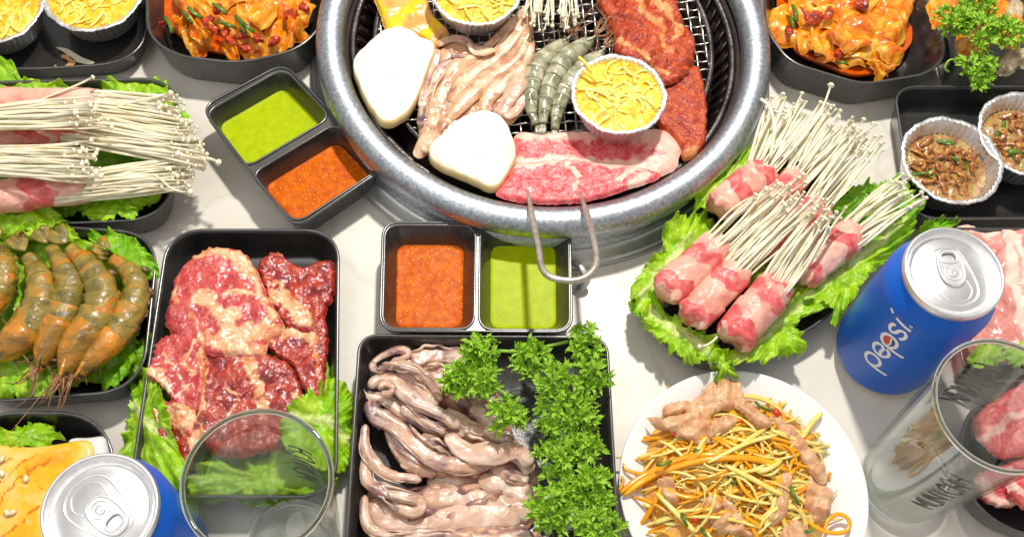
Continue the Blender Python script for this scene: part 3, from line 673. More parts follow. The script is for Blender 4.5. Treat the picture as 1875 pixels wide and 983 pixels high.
# ------------------------------------------------------------------ cans
def can(label, ctr, phi_text, tab_deg):
    c = np.array(ctr); t = thing('soda_can', label, 'can', (c[0], c[1], 0), 'blue soda cans')
    k = 0.98
    V, F = lathe([(0.020, 0.004), (0.0235, 0.0008), (0.0252, 0.0004), (0.0268, 0.0018), (0.0305, 0.0075)], c, 96, True, False); mk('base', V, F, M['can_silver'], t)
    V, F = lathe([(0.0305, 0.0075), (0.0322, 0.011), (0.033, 0.016), (0.033, 0.1015), (0.0327, 0.1045), (0.0316, 0.108), (0.0298, 0.1135), (0.0284, 0.1165), (0.0279, 0.1185)], c, 96, False, False); mk('body', V, F, M['can_blue'], t)
    V, F = lathe([(0.0279, 0.1185), (0.0281, 0.1198), (0.0287, 0.121), (0.0288, 0.1238), (0.0283, 0.125), (0.0274, 0.1253), (0.0266, 0.1246), (0.0259, 0.1215), (0.0250, 0.1188), (0.0242, 0.1186), (0.0236, 0.1196), (0.0231, 0.1208), (0.0226, 0.1212), (0.0, 0.1213)], c, 96, False, True); lid = mk('lid', V, F, M['can_silver'], t)
    A = math.radians(tab_deg); ux = np.array([math.cos(A), math.sin(A)]); uy = np.array([-ux[1], ux[0]])
    T = lambda P: c + np.outer(np.asarray(P)[:, 0], ux) + np.outer(np.asarray(P)[:, 1], uy)
    def bead(pts, z, r, closed=True, name='lid_bead', par=lid, sides=8):
        P = catmull(np.array(pts), 60, closed); V, F = tube(z3(T(P), z), r, sides, closed=closed); return mk(name, V, F, M['can_silver'], par)
    # sunken panel outline, mouth score line
    bead([(0.0165, 0.0045), (0.0165, -0.0045), (0.012, -0.0085), (-0.006, -0.0130), (-0.0155, -0.0105), (-0.0195, 0), (-0.0155, 0.0105), (-0.006, 0.0130), (0.012, 0.0085)], 0.1213, 0.0006)
    bead([(-0.004, 0.0075), (-0.0105, 0.0090), (-0.0158, 0.0055), (-0.0168, 0), (-0.0158, -0.0055), (-0.0105, -0.0090), (-0.004, -0.0075)], 0.1213, 0.00035, False)
    # pull tab: plate with a finger hole, rolled edge, rivet
    oval = lambda cx, rx, ry, n=40, p=2.4: np.array([(cx + rx * np.sign(math.cos(a)) * abs(math.cos(a)) ** (2 / p), ry * np.sign(math.sin(a)) * abs(math.sin(a)) ** (2 / p)) for a in np.linspace(0, 2 * np.pi, n, endpoint=False)])
    out, hole = oval(0.0042, 0.0115, 0.0072), oval(0.0098, 0.0036, 0.0048)
    V, F = extrude(T(out), [T(hole)], 0.1222, 0.1228); tab = mk('pull_tab', V, F, M['can_silver'], t, smooth=False)
    V, F = tube(z3(T(out), 0.1226), 0.0008, 8, closed=True); mk('rolled_edge', V, F, M['can_silver'], tab)
    V, F = tube(z3(T(hole), 0.1227), 0.0006, 8, closed=True); mk('finger_hole_edge', V, F, M['can_silver'], tab)
    V, F = lathe([(0.0026, 0.1215), (0.0026, 0.1232), (0.0020, 0.1236), (0.0008, 0.1232)], c, 24); mk('rivet', V, F, M['can_silver'], tab)
    a = np.linspace(0.5, 5.6, 40); V, F = tube(z3(T(np.stack([0.0046 * np.cos(a), 0.0046 * np.sin(a)], -1)), 0.1229), 0.0004, 6); mk('rivet_slot', V, F, M['can_silver'], tab)
    # lettering up the side: text x runs up the can, text y runs round it
    x0, xh, rad = 0.0405, 0.0112, 0.03312

    def ribbon(P, w, r=rad):
        P = np.asarray(P, float); Tn = np.gradient(P, axis=0); Tn /= np.linalg.norm(Tn, axis=1)[:, None] + 1e-9; Nn = np.stack([-Tn[:, 1], Tn[:, 0]], -1)
        rows = [P + Nn * w / 2, P - Nn * w / 2]
        V = []
        for R_ in rows:
            ph = phi_text - (R_[:, 1] - 0.35) * xh / rad
            V.append(np.stack([c[0] + r * np.cos(ph), c[1] + r * np.sin(ph), x0 + R_[:, 0] * xh], -1))
        n = len(P); V = np.concatenate(V); F = [(i, i + 1, n + i + 1, n + i) for i in range(n - 1)]
        return V, F

    def fan(P, r):
        P = np.asarray(P, float); cc = P.mean(0); Q = np.concatenate([[cc], P]); ph = phi_text - (Q[:, 1] - 0.35) * xh / rad
        V = np.stack([c[0] + r * np.cos(ph), c[1] + r * np.sin(ph), x0 + Q[:, 0] * xh], -1); n = len(P)
        return V, [(0, 1 + i, 1 + (i + 1) % n) for i in range(n)]
    el = lambda cx, cy, rx, ry, a0=0, a1=360, n=40: [(cx + rx * math.cos(math.radians(a)), cy + ry * math.sin(math.radians(a))) for a in np.linspace(a0, a1, n)]
    w = 0.2
    L = []
    L.append([ribbon(el(0.62, 0.5, 0.52, 0.46), w), ribbon(catmull([(0.11, 0.6), (0.08, 0.2), (0.02, -0.25), (-0.06, -0.65)], 20), w)])
    L.append([ribbon(catmull([(2.42, 0.32), (2.2, 0.06), (1.85, 0.02), (1.52, 0.24), (1.46, 0.58), (1.66, 0.9), (2.02, 0.97), (2.34, 0.8), (2.36, 0.52), (2.08, 0.44), (1.82, 0.46), (1.52, 0.36)], 60), w)])
    L.append([ribbon(el(3.22, 0.5, 0.54, 0.46), w), ribbon(catmull([(2.69, 0.6), (2.66, 0.2), (2.6, -0.25), (2.52, -0.65)], 20), w)])
    L.append([ribbon(catmull([(4.86, 0.8), (4.62, 0.96), (4.26, 0.94), (4.1, 0.74), (4.3, 0.54), (4.66, 0.46), (4.86, 0.24), (4.64, 0.03), (4.28, 0.03), (4.02, 0.18)], 50), w)])
    L.append([ribbon(catmull([(5.38, 1.0), (5.32, 0.6), (5.28, 0.02)], 20), w), ribbon([(5.42, 1.28), (5.47, 1.42), (5.52, 1.54)], w * 0.95)])
    for g in L:
        V, F = join(g); mk('letter', V, F, M['print_white'], t, smooth=False)
    V, F = fan(el(3.22, 0.5, 0.40, 0.34), rad - 0.00003); mk('globe_navy', V, F, M['print_navy'], t, smooth=False)
    V, F = fan([(3.22 + 0.38 * math.cos(a), 0.53 + 0.30 * math.sin(a) * (1 if math.sin(a) > 0 else 0.25)) for a in np.linspace(0, 2 * np.pi, 36, endpoint=False)], rad + 0.00005); mk('globe_red', V, F, M['print_red'], t, smooth=False)
    V, F = ribbon(catmull([(2.84, 0.44), (3.1, 0.36), (3.34, 0.42), (3.6, 0.5)], 24), 0.1, rad + 0.00008); mk('globe_wave', V, F, M['print_white'], t, smooth=False)
    V, F = ribbon(el(5.66, 0.16, 0.07, 0.07, n=16), 0.05); mk('trademark_ring', V, F, M['print_white'], t, smooth=False)
    return t


can('blue soda can with white and red lettering standing at the right', at(1748, 497, 0.125)[:2], math.radians(225), 93)
can('blue soda can at the bottom left with only its lid fully seen', at(182, 931, 0.125)[:2], math.radians(302), -40)


# ------------------------------------------------------------------ glasses
def tumbler(label, c, phis):
    c = np.array(c); t = thing('drinking_glass', label, 'glass', (c[0], c[1], 0), 'tall clear tumblers')
    H = 0.148; zb = 0.016; r = lambda z: 0.0268 + (0.0362 - 0.0268) * (z / H) ** 0.85
    out = [(r(z), z) for z in np.linspace(0.012, H - 0.001, 26)]
    V, F = lathe(out, c, 96, False, False); mk('wall', V, F, M['glass'], t)
    V, F = lathe([(r(z) - 0.0017, z) for z in np.linspace(H - 0.001, zb + 0.002, 22)], c, 96, False, False); mk('inner_wall', V, F, M['glass'], t)
    V, F = tube(z3(np.stack([c[0] + (r(H) - 0.0009) * np.cos(np.linspace(0, 2 * np.pi, 96, endpoint=False)), c[1] + (r(H) - 0.0009) * np.sin(np.linspace(0, 2 * np.pi, 96, endpoint=False))], -1), H), 0.0014, 10, closed=True); mk('lip', V, F, M['glass_lip'], t)
    V, F = lathe([(0.012, 0.0022), (0.021, 0.0012), (0.0245, 0.0004), (0.0262, 0.0012), (0.0272, 0.004), (0.0274, 0.0118), (0.0262, 0.0142), (0.0252, 0.0165), (0.022, 0.0152), (0.012, 0.0128), (0.003, 0.0122)], c, 96); mk('thick_base', V, F, M['glass_base'], t)
    # tall narrow black capitals up the wall
    G = {'M': [[(0, 0), (0, 1), (0.5, 0.35), (1, 1), (1, 0)]], 'U': [[(0, 1), (0, 0.12), (0.3, 0), (0.7, 0), (1, 0.12), (1, 1)]], 'N': [[(0, 0), (0, 1), (1, 0), (1, 1)]], 'I': [[(0.5, 0), (0.5, 1)]],
         'C': [[(1, 0.8), (0.7, 1), (0.3, 1), (0, 0.8), (0, 0.2), (0.3, 0), (0.7, 0), (1, 0.2)]], 'H': [[(0, 0), (0, 1)], [(1, 0), (1, 1)], [(0, 0.5), (1, 0.5)]]}
    for ph0, z0, lw, lh in phis:
        for i, ch in enumerate('MUNICH'):
            parts = []
            for st in G[ch]:
                P = np.concatenate([np.linspace(a, b, 7)[:-1] for a, b in zip(np.array(st)[:-1], np.array(st)[1:])] + [np.array(st[-1:])])
                P = np.stack([(P[:, 0] * 0.72 + i) * lw, (P[:, 1] - 0.5) * lh], -1)
                Tn = np.gradient(P, axis=0); Tn /= np.linalg.norm(Tn, axis=1)[:, None] + 1e-9; Nn = np.stack([-Tn[:, 1], Tn[:, 0]], -1) * 0.0011
                V = []
                for Q in (P + Nn, P - Nn):
                    z = z0 + Q[:, 0]; rr = 0.0268 + (0.0362 - 0.0268) * (z / H) ** 0.85 + 0.00025; ph = ph0 - Q[:, 1] / rr
                    V.append(np.stack([c[0] + rr * np.cos(ph), c[1] + rr * np.sin(ph), z], -1))
                n = len(P); parts.append((np.concatenate(V), [(k, k + 1, n + k + 1, n + k) for k in range(n - 1)]))
            V, F = join(parts); mk('letter', V, F, M['print_black'], t, smooth=False)
    return t


tumbler('clear tumbler with black lettering, leaning out of the right edge', at(1648, 885, 0)[:2], [(math.radians(246), 0.056, 0.0095, 0.013), (math.radians(70), 0.070, 0.0085, 0.016)])
tumbler('clear empty tumbler standing in front of the raw beef tray', at(542, 1005, 0)[:2], [(math.radians(68), 0.050, 0.0085, 0.014)])


# ------------------------------------------------------------------ food
def zm(pts, ox, oy, s):
    return [(ox + x / s, oy + y / s) for x, y in pts]


def fold(ang, wl, amp, ph=0.0, ang2=None):
    ca, sa = math.cos(ang), math.sin(ang)
    return lambda x, y: amp * (np.sin((x * ca + y * sa) / wl * 6.283 + ph) + 0.5 * np.sin((x * -sa + y * ca) / (wl * 1.7) * 6.283 + 2 * ph))


# --- raw beef in the left-centre tray
ZB = lambda p: zm(p, 200, 400, 1.965)
BEEF = [
    ('marinated beef slice at the top right of the left-centre tray', 'beef', [(530, 160), (560, 125), (600, 108), (640, 140), (690, 165), (740, 150), (800, 145), (812, 200), (812, 260), (785, 320), (745, 400), (700, 410), (640, 395), (600, 340), (560, 270)], [([(560, 300), (620, 280), (680, 330), (720, 380)], 40), ([(640, 110), (700, 130)], 26), ([(600, 230), (660, 290)], 20)], 0.021),
    ('marinated beef slice with a pointed tip hanging over the right lettuce', 'beef', [(545, 400), (600, 390), (650, 380), (720, 400), (770, 345), (785, 420), (782, 500), (775, 580), (768, 645), (740, 650), (695, 600), (665, 530), (620, 495), (560, 450)], [([(670, 410), (740, 440), (755, 560)], 18), ([(600, 400), (660, 420)], 16), ([(560, 410), (610, 470)], 10)], 0.0235),
    ('dark red beef slice in the middle of the tray', 'beef', [(325, 490), (410, 470), (500, 470), (560, 478), (620, 500), (665, 530), (692, 620), (690, 720), (660, 800), (580, 830), (500, 850), (400, 850), (345, 815), (310, 770), (318, 640)], [([(500, 490), (530, 600), (560, 700)], 24), ([(330, 500), (335, 640), (318, 760)], 20), ([(680, 640), (676, 710)], 22), ([(420, 600), (470, 660), (420, 720)], 9)], 0.0225),
    ('bright pink beef slice at the left, curling over the tray wall', 'beef_pink', [(170, 430), (240, 405), (320, 430), (350, 490), (338, 600), (312, 690), (240, 665), (185, 600), (128, 560), (150, 490)], [([(130, 560), (180, 560), (190, 600)], 28), ([(310, 440), (270, 520), (300, 560)], 10), ([(345, 470), (335, 600)], 22), ([(200, 480), (250, 560)], 8), ([(230, 640), (290, 600)], 8)], 0.0245),
    ('fatty beef flap at the lower left over the lettuce', 'beef', [(150, 660), (190, 645), (250, 655), (310, 690), (330, 780), (300, 850), (255, 935), (205, 905), (180, 830), (165, 740)], [([(170, 690), (230, 700), (290, 740)], 48), ([(320, 760), (300, 820)], 18), ([(250, 660), (300, 690)], 40)], 0.0255),
    ('largest pink beef slice with a fatty centre', 'beef_pink', [(235, 190), (290, 130), (350, 98), (420, 98), (490, 120), (535, 190), (565, 260), (600, 325), (630, 390), (570, 440), (548, 480), (460, 490), (360, 485), (310, 445), (240, 425), (198, 365), (212, 290)], [([(300, 120), (380, 110), (470, 130), (520, 200)], 34), ([(340, 290), (420, 350), (440, 420), (520, 420), (600, 390)], 50), ([(520, 190), (560, 300), (590, 350)], 30), ([(360, 430), (470, 460), (540, 470)], 40), ([(240, 200), (240, 300)], 10), ([(360, 300), (460, 260), (510, 280)], 14), ([(300, 330), (330, 430)], 18)], 0.027),
]
for lab, mt, P, fat, z in BEEF:
    fz = [(ZB(p), w / 1.965 * 1.28) for p, w in fat]
    fz = [(np.array(p), w) for p, w in fz]
    k = hash(lab) % 97 if False else len(lab) % 9
    tag(slab('beef_slice', ZB(P), z, 0.0045, M[mt], n=150, rings=26, edge=0.16, amp=0.0016, zf=fold(0.9 + k, 130, 0.0012, k), fat=fz, seed=k, jag=5), lab, 'beef', 'raw beef slices in the tray')


# --- lettuce
def lettuce(label, px, z, center=None, dark=False, ra=0.005, rk=9, rib=None, seed=0, zf=None, jag=6.5, n=260):
    return tag(slab('lettuce_leaf', px, z, 0.0006, M['lettuce_dark' if dark else 'lettuce'], center=center, n=n, rings=30, jf=20, edge=0.05, amp=0.0034, sc=95, ruffle=(ra * 1.5, rk), seed=seed, jag=jag, fat=[(np.array(rib), 16)] if rib else [(np.array([(-999, -999)]), 1)],
                    zf=zf, zref=z + 0.003), label, 'lettuce', 'lettuce leaves')


def tilt(cx, cy, gx, gy):
    return lambda x, y: gx * (x - cx) + gy * (y - cy)


lettuce('lettuce leaf left of the raw beef, over the table', zm([(130, 530), (90, 545), (50, 580), (40, 660), (20, 740), (5, 820), (20, 880), (90, 930), (190, 960), (270, 980), (290, 920), (240, 800), (200, 660)], 200, 400, 1.965), 0.030, (255, 760), zf=tilt(290, 760, 0.00022, 0), seed=3, rib=[(310, 800), (255, 760), (225, 720)], rk=11)
lettuce('lettuce leaf right of the raw beef, beside the squid tray', zm([(690, 640), (770, 570), (830, 550), (860, 590), (870, 680), (865, 760), (855, 850), (820, 890), (760, 900), (660, 860), (620, 760)], 200, 400, 1.965), 0.030, (590, 770), zf=tilt(570, 770, -0.00018, 0), seed=4, rib=[(540, 760), (600, 760), (630, 790)], rk=12)
lettuce('lettuce leaf lying under the raw beef slices', [(240, 640), (330, 600), (480, 620), (590, 640), (606, 760), (600, 840), (480, 850), (330, 850), (250, 800)], 0.010, (430, 740), dark=True, seed=28, rk=8)
lettuce('lettuce leaf seen through the empty tumbler', [(345, 870), (390, 842), (440, 850), (480, 830), (540, 822), (595, 838), (616, 880), (580, 908), (540, 912), (500, 920), (460, 926), (420, 910), (380, 918), (348, 905)], 0.016, (480, 875), seed=5, rk=10)
for lab, P, z, sd, dk in [
    ('lettuce leaf between the enoki tray and the top left tray, near the sauce dish', [(180, 150), (230, 138), (300, 138), (306, 160), (330, 190), (345, 215), (300, 230), (220, 210), (165, 180)], 0.026, 6, False),
    ('lettuce leaf above the enoki at the left edge', [(-40, 112), (22, 112), (30, 140), (110, 150), (150, 165), (120, 200), (20, 190), (-40, 180)], 0.026, 7, False),
    ('lettuce leaf under the enoki tips, at the lower right of the left tray', [(150, 350), (230, 330), (300, 340), (322, 338), (290, 360), (255, 370), (245, 398), (215, 395), (190, 402), (155, 395), (140, 375)], 0.028, 8, False),
    ('lettuce leaf between the pork roll and the prawn tray', [(-40, 395), (30, 372), (70, 370), (110, 385), (130, 400), (90, 420), (40, 425), (-40, 428)], 0.030, 9, False),
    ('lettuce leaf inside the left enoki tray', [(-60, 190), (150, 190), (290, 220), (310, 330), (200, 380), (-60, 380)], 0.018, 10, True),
]:
    lettuce(lab, P, z, seed=sd, dark=dk, rk=8, ra=0.004)
for lab, P, z, sd, dk in [
    ('lettuce leaf at the top of the prawn tray', [(40, 420), (60, 408), (110, 402), (140, 428), (120, 440), (60, 436)], 0.030, 11, False),
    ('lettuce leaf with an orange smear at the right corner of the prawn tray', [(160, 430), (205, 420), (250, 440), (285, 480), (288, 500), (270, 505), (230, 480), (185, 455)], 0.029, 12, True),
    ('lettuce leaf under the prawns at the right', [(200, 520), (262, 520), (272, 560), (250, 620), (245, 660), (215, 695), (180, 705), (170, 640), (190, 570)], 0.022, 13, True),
    ('lettuce leaf under the prawn heads at the bottom of the tray', [(-40, 640), (20, 620), (70, 600), (80, 650), (110, 690), (85, 722), (20, 722), (-40, 720)], 0.024, 14, False),
    ('lettuce leaf bed covering the floor of the prawn tray', [(-50, 440), (80, 436), (200, 450), (262, 500), (250, 600), (180, 690), (60, 700), (-50, 690)], 0.016, 29, False),
    ('lettuce leaf between the two leftmost prawns', [(-30, 440), (5, 440), (28, 470), (26, 520), (15, 540), (-5, 510), (-30, 500)], 0.026, 15, False),
]:
    lettuce(lab, P, z, seed=sd, dark=dk, rk=7, ra=0.0035)
lettuce('lettuce leaf behind the yellow cuttlefish', [(-30, 785), (20, 778), (45, 768), (85, 768), (100, 790), (118, 797), (90, 812), (40, 818), (-30, 820)], 0.028, seed=16, rk=9)
ZE = lambda p: zm(p, 1130, 150, 1.787)
for lab, P, c, z, sd, dk, rib in [
    ('lettuce leaf at the top left of the enoki roll bed, beside the grill', [(260, 340), (275, 285), (330, 260), (410, 225), (450, 190), (500, 160), (530, 190), (500, 260), (430, 330), (350, 400), (300, 420), (265, 410)], (360, 310), 0.030, 17, False, [(300, 400), (400, 290), (500, 180)]),
    ('lettuce leaf at the left end of the enoki roll bed', [(150, 480), (200, 445), (300, 420), (340, 460), (260, 540), (170, 600), (120, 690), (150, 760), (110, 800), (60, 740), (50, 670), (90, 600), (150, 540)], (180, 590), 0.026, 18, False, [(80, 700), (170, 590), (240, 500)]),
    ('lettuce leaf at the bottom left of the enoki roll bed', [(60, 680), (130, 700), (220, 790), (330, 830), (360, 900), (300, 920), (200, 890), (130, 830), (70, 770), (45, 720)], (200, 810), 0.027, 19, False, [(80, 720), (200, 810), (300, 870)]),
    ('broad lettuce leaf in front of the enoki rolls', [(350, 880), (420, 860), (520, 700), (600, 650), (690, 660), (700, 730), (600, 770), (620, 870), (560, 880), (480, 910), (420, 920), (360, 920)], (520, 800), 0.029, 20, False, [(400, 900), (520, 790), (640, 690)]),
    ('lettuce leaf between the enoki rolls and the upright can', [(560, 650), (680, 620), (800, 510), (900, 430), (980, 420), (960, 500), (860, 600), (790, 680), (720, 790), (690, 740), (640, 720), (580, 700)], (760, 610), 0.028, 21, False, [(620, 690), (760, 600), (940, 450)]),
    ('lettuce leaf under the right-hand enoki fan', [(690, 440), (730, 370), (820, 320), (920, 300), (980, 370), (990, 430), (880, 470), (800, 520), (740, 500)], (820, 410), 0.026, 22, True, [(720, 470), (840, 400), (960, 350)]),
    ('lettuce leaf glimpsed between the pork rolls', [(330, 560), (420, 500), (500, 480), (560, 540), (520, 620), (430, 680), (350, 660)], (450, 580), 0.026, 23, False, None),
    ('small lettuce tip drooping onto the white plate', [(325, 905), (350, 890), (385, 920), (400, 958), (380, 960), (355, 950), (340, 978), (325, 975), (330, 940)], (352, 930), 0.028, 24, False, None),
    ('lettuce edge between the can and the onion tray', [(990, 480), (1030, 455), (1090, 440), (1115, 460), (1080, 490), (1030, 500)], (1050, 470), 0.028, 25, True, None),
]:
    lettuce(lab, ZE(P), z, ZE([c])[0], dk, seed=sd, rib=ZE(rib) if rib else None, rk=11, ra=0.0055)
for lab, P, sd in [('lettuce scrap seen through the lettered tumbler, nearest the can', [(1775, 655), (1800, 625), (1835, 625), (1850, 650), (1815, 668), (1785, 672)], 26), ('lettuce scrap at the right edge beside the lettered tumbler', [(1845, 640), (1880, 620), (1905, 640), (1880, 665), (1850, 662)], 27)]:
    lettuce(lab, P, 0.030, seed=sd, rk=6, ra=0.003)


# --- enoki rolls
def enoki(parent, a, b, z0, z1, sag=0.0, r=0.00105, cap=0.0017):
    """one stem from pixel a at height z0 to cap at pixel b at height z1"""
    A, B = at(a[0], a[1], z0), at(b[0], b[1], z1); n = 8; r *= random.uniform(0.62, 1.1); cap *= random.uniform(0.62, 1.2)
    u = np.linspace(0, 1, n)[:, None]; P = A + (B - A) * u
    side = np.cross(B - A, [0, 0, 1.0]); side /= np.linalg.norm(side) + 1e-9
    P += side * (np.sin(u * math.pi) * random.uniform(-1, 1) * 0.003 + np.sin(u * 6.283) * random.uniform(-1, 1) * 0.0011)
    P[:, 2] += (np.sin(u[:, 0] * math.pi)) * sag + np.sin(u[:, 0] * 5 + random.random() * 6) * 0.0004
    d = (P[-1] - P[-2]) / np.linalg.norm(P[-1] - P[-2])
    Q = np.concatenate([P, [P[-1] + d * cap * k for k in (0.05, 0.5, 0.95, 1.15)]])
    R = np.concatenate([np.linspace(r, r * 0.8, n), [cap * 0.9, cap, cap * 0.6, cap * 0.15]])
    V, F = tube(Q, R, 6)
    return mk('enoki_stem', V, F, M['enoki'], parent)


def lerp(a, b, t): return (a[0] + (b[0] - a[0]) * t, a[1] + (b[1] - a[1]) * t)


def wrap(parent, a, b, rpx, zc, bands, seed=0, taper=0.0, name='pork_wrap'):
    """a strip of pork belly wound round the stems: a (closed end) -> b (stem end)"""
    A, B = at(a[0], a[1], zc), at(b[0], b[1], zc); r = rpx * pxm(*lerp(a, b, 0.5), zc); nu, na = 44, 60
    d = (B - A) / np.linalg.norm(B - A); S = np.cross(d, [0, 0, 1.0]); S /= np.linalg.norm(S); N = np.cross(S, d)
    loops, fat = [], []
    for i in range(nu):
        u = i / (nu - 1); al = np.linspace(0, 2 * np.pi, na, endpoint=False)
        seam = ((al / 6.283 + u * 1.6 + seed * 0.37) % 1.0)                     # overlapping turns make a step
        rr = r * (1.0 - taper * (1 - u)) * (0.90 + 0.11 * seam) * (0.55 + 0.45 * min(1, u * 9 + 0.35)) * (0.9 + 0.1 * min(1, (1 - u) * 10))
        C = A + (B - A) * u
        ragged = 0.0016 * np.sin(al * 3 + seed) + 0.001 * np.sin(al * 7 + 2 * seed)
        ax = ragged * (1.0 if i in (0, nu - 1) else max(0, 1 - 4 * min(u, 1 - u)))
        P = C + (rr * np.cos(al))[:, None] * S + (rr * 0.86 * np.sin(al))[:, None] * N + ax[:, None] * d
        P += (0.0012 * nz(P, 120, seed, 2))[:, None] * N
        loops.append(P)
        f = 0.0
        uu = u + 0.05 * np.sin(al * 2 + seed) + 0.03 * np.sin(al * 5 + 2 * seed)
        w = np.zeros(na)
        for (c0_, c1_) in bands: w = np.maximum(w, np.clip(np.minimum(uu - c0_, c1_ - uu) / 0.06 + 0.5, 0, 1))
        fat.append(1 - w)
    V, F = loft(loops)
    return mk(name, V, F, M['wrap'], parent, attrs={'fat': np.concatenate(fat)})


def roll(label, a, b, rpx, zc, bands, tips, ns, seed, zt=None, group='pork and enoki rolls', inset=0.25, sag=0.002):
    random.seed(seed); c = at(*lerp(a, b, 0.5), 0.0); t = thing('enoki_roll', label, 'enoki roll', (c[0], c[1], zc - 0.01), group)
    wrap(t, a, b, rpx, zc, bands, seed)
    d = np.array(b, float) - a; ln = np.linalg.norm(d); d /= ln; nrm = np.array([-d[1], d[0]])
    for k in range(ns):
        o = random.uniform(-1, 1); h = random.uniform(-1, 1) * math.sqrt(max(0, 1 - o * o))
        st = np.array(lerp(b, a, inset)) + nrm * o * rpx * 0.72
        q = 0.5 + 0.5 * o * (1 if np.dot(nrm, np.array(tips[1]) - np.array(tips[0])) > 0 else -1); q = min(1, max(0, q + random.uniform(-0.22, 0.22)))
        e = np.array(lerp(tips[0], tips[1], q)); st2 = np.array(b); e = st2 + (e - st2) * random.uniform(0.72, 1.06) + np.random.uniform(-6, 6, 2)
        z1 = (zt if zt else zc + 0.004) + random.uniform(-0.004, 0.008)
        enoki(t, st, e, zc + h * rpx * 0.6 * 0.00034, z1, sag)
    return t


# right-hand bed, back to front
roll('enoki roll furthest up the bed, nearest the grill ring', (1312, 384), (1402, 312), 34, 0.040, [(0.30, 0.55), (0.8, 1.0)], [(1408, 180), (1520, 190)], 30, 31, 0.05)
roll('enoki roll half hidden behind the others at the top of the bed', (1390, 400), (1462, 322), 29, 0.037, [(0.55, 0.75)], [(1500, 195), (1610, 225)], 34, 32, 0.05)
roll('enoki roll in the centre of the bed with a red band', (1400, 466), (1500, 378), 34, 0.036, [(0.0, 0.22), (0.62, 0.95)], [(1560, 235), (1622, 270)], 30, 33, 0.05)
roll('enoki roll at the right of the bed with wide fanned stems', (1462, 508), (1565, 424), 34, 0.036, [(0.0, 0.18), (0.58, 0.8)], [(1640, 308), (1696, 372)], 30, 34, 0.042)
roll('enoki roll at the left end of the bed', (1214, 538), (1318, 446), 35, 0.040, [(0.05, 0.25), (0.55, 0.78)], [(1398, 338), (1480, 330)], 26, 35, 0.056)
roll('enoki roll in front, tucked against the left end roll', (1262, 586), (1352, 492), 35, 0.040, [(0.0, 0.2), (0.62, 0.86)], [(1450, 352), (1520, 368)], 26, 36, 0.058)
roll('enoki roll nearest the white plate with one stray stem', (1338, 622), (1424, 522), 39, 0.040, [(0.02, 0.3), (0.62, 0.82), (0.92, 1.0)], [(1488, 384), (1545, 388)], 26, 37, 0.058)
for ch in ():
    pass
last = [o for o in bpy.data.objects if o.get('label', '').startswith('enoki roll nearest the white plate')][0]
enoki(last, (1330, 606), (1283, 634), 0.036, 0.034)
first = [o for o in bpy.data.objects if o.get('label', '').startswith('enoki roll furthest up')][0]
V, F = tube(catmull([at(1410, 290, 0.05), at(1418, 235, 0.056), at(1408, 195, 0.058), at(1393, 182, 0.057)], 14), 0.0013, 6); mk('enoki_stem', V, F, M['enoki'], first)
enoki(first, (1480, 240), (1521, 158), 0.05, 0.056, 0.001, 0.0014, 0.0022)
# left-hand tray
roll('enoki roll lowest in the left tray, its pork clearly banded', (-70, 366), (156, 342), 36, 0.040, [(0.05, 0.2), (0.5, 0.75)], [(345, 290), (340, 345)], 74, 41, 0.038)
roll('enoki roll with a bright red patch in the middle of the left tray', (-60, 252), (166, 232), 30, 0.040, [(0.45, 0.62), (0.68, 0.86)], [(352, 238), (372, 305)], 84, 42, 0.044)
roll('enoki roll at the top of the left tray', (-60, 186), (176, 186), 28, 0.038, [(0.1, 0.3)], [(318, 180), (350, 240)], 60, 43, 0.042)
roll('enoki roll cut by the left edge, its stems over the top roll', (-200, 232), (-40, 222), 26, 0.056, [(0.3, 0.6)], [(178, 180), (188, 232)], 48, 44, 0.060)
roll('enoki roll cut by the left edge, its stems over the lowest roll', (-200, 296), (-30, 292), 28, 0.056, [(0.3, 0.6)], [(170, 262), (170, 330)], 54, 45, 0.060)
for lab_, a, b in (('lowest in', (280, 320), (346, 352)), ('middle of', (330, 280), (398, 297)), ('middle of', (200, 205), (310, 172)), ('at the top of', (60, 190), (168, 142))):
    o = [o for o in bpy.data.objects if o.get('label', '').startswith('enoki roll') and lab_ in o['label'] and 'left tray' in o['label']][0]
    enoki(o, a, b, 0.044, 0.05, 0.001, 0.0013, 0.0024)


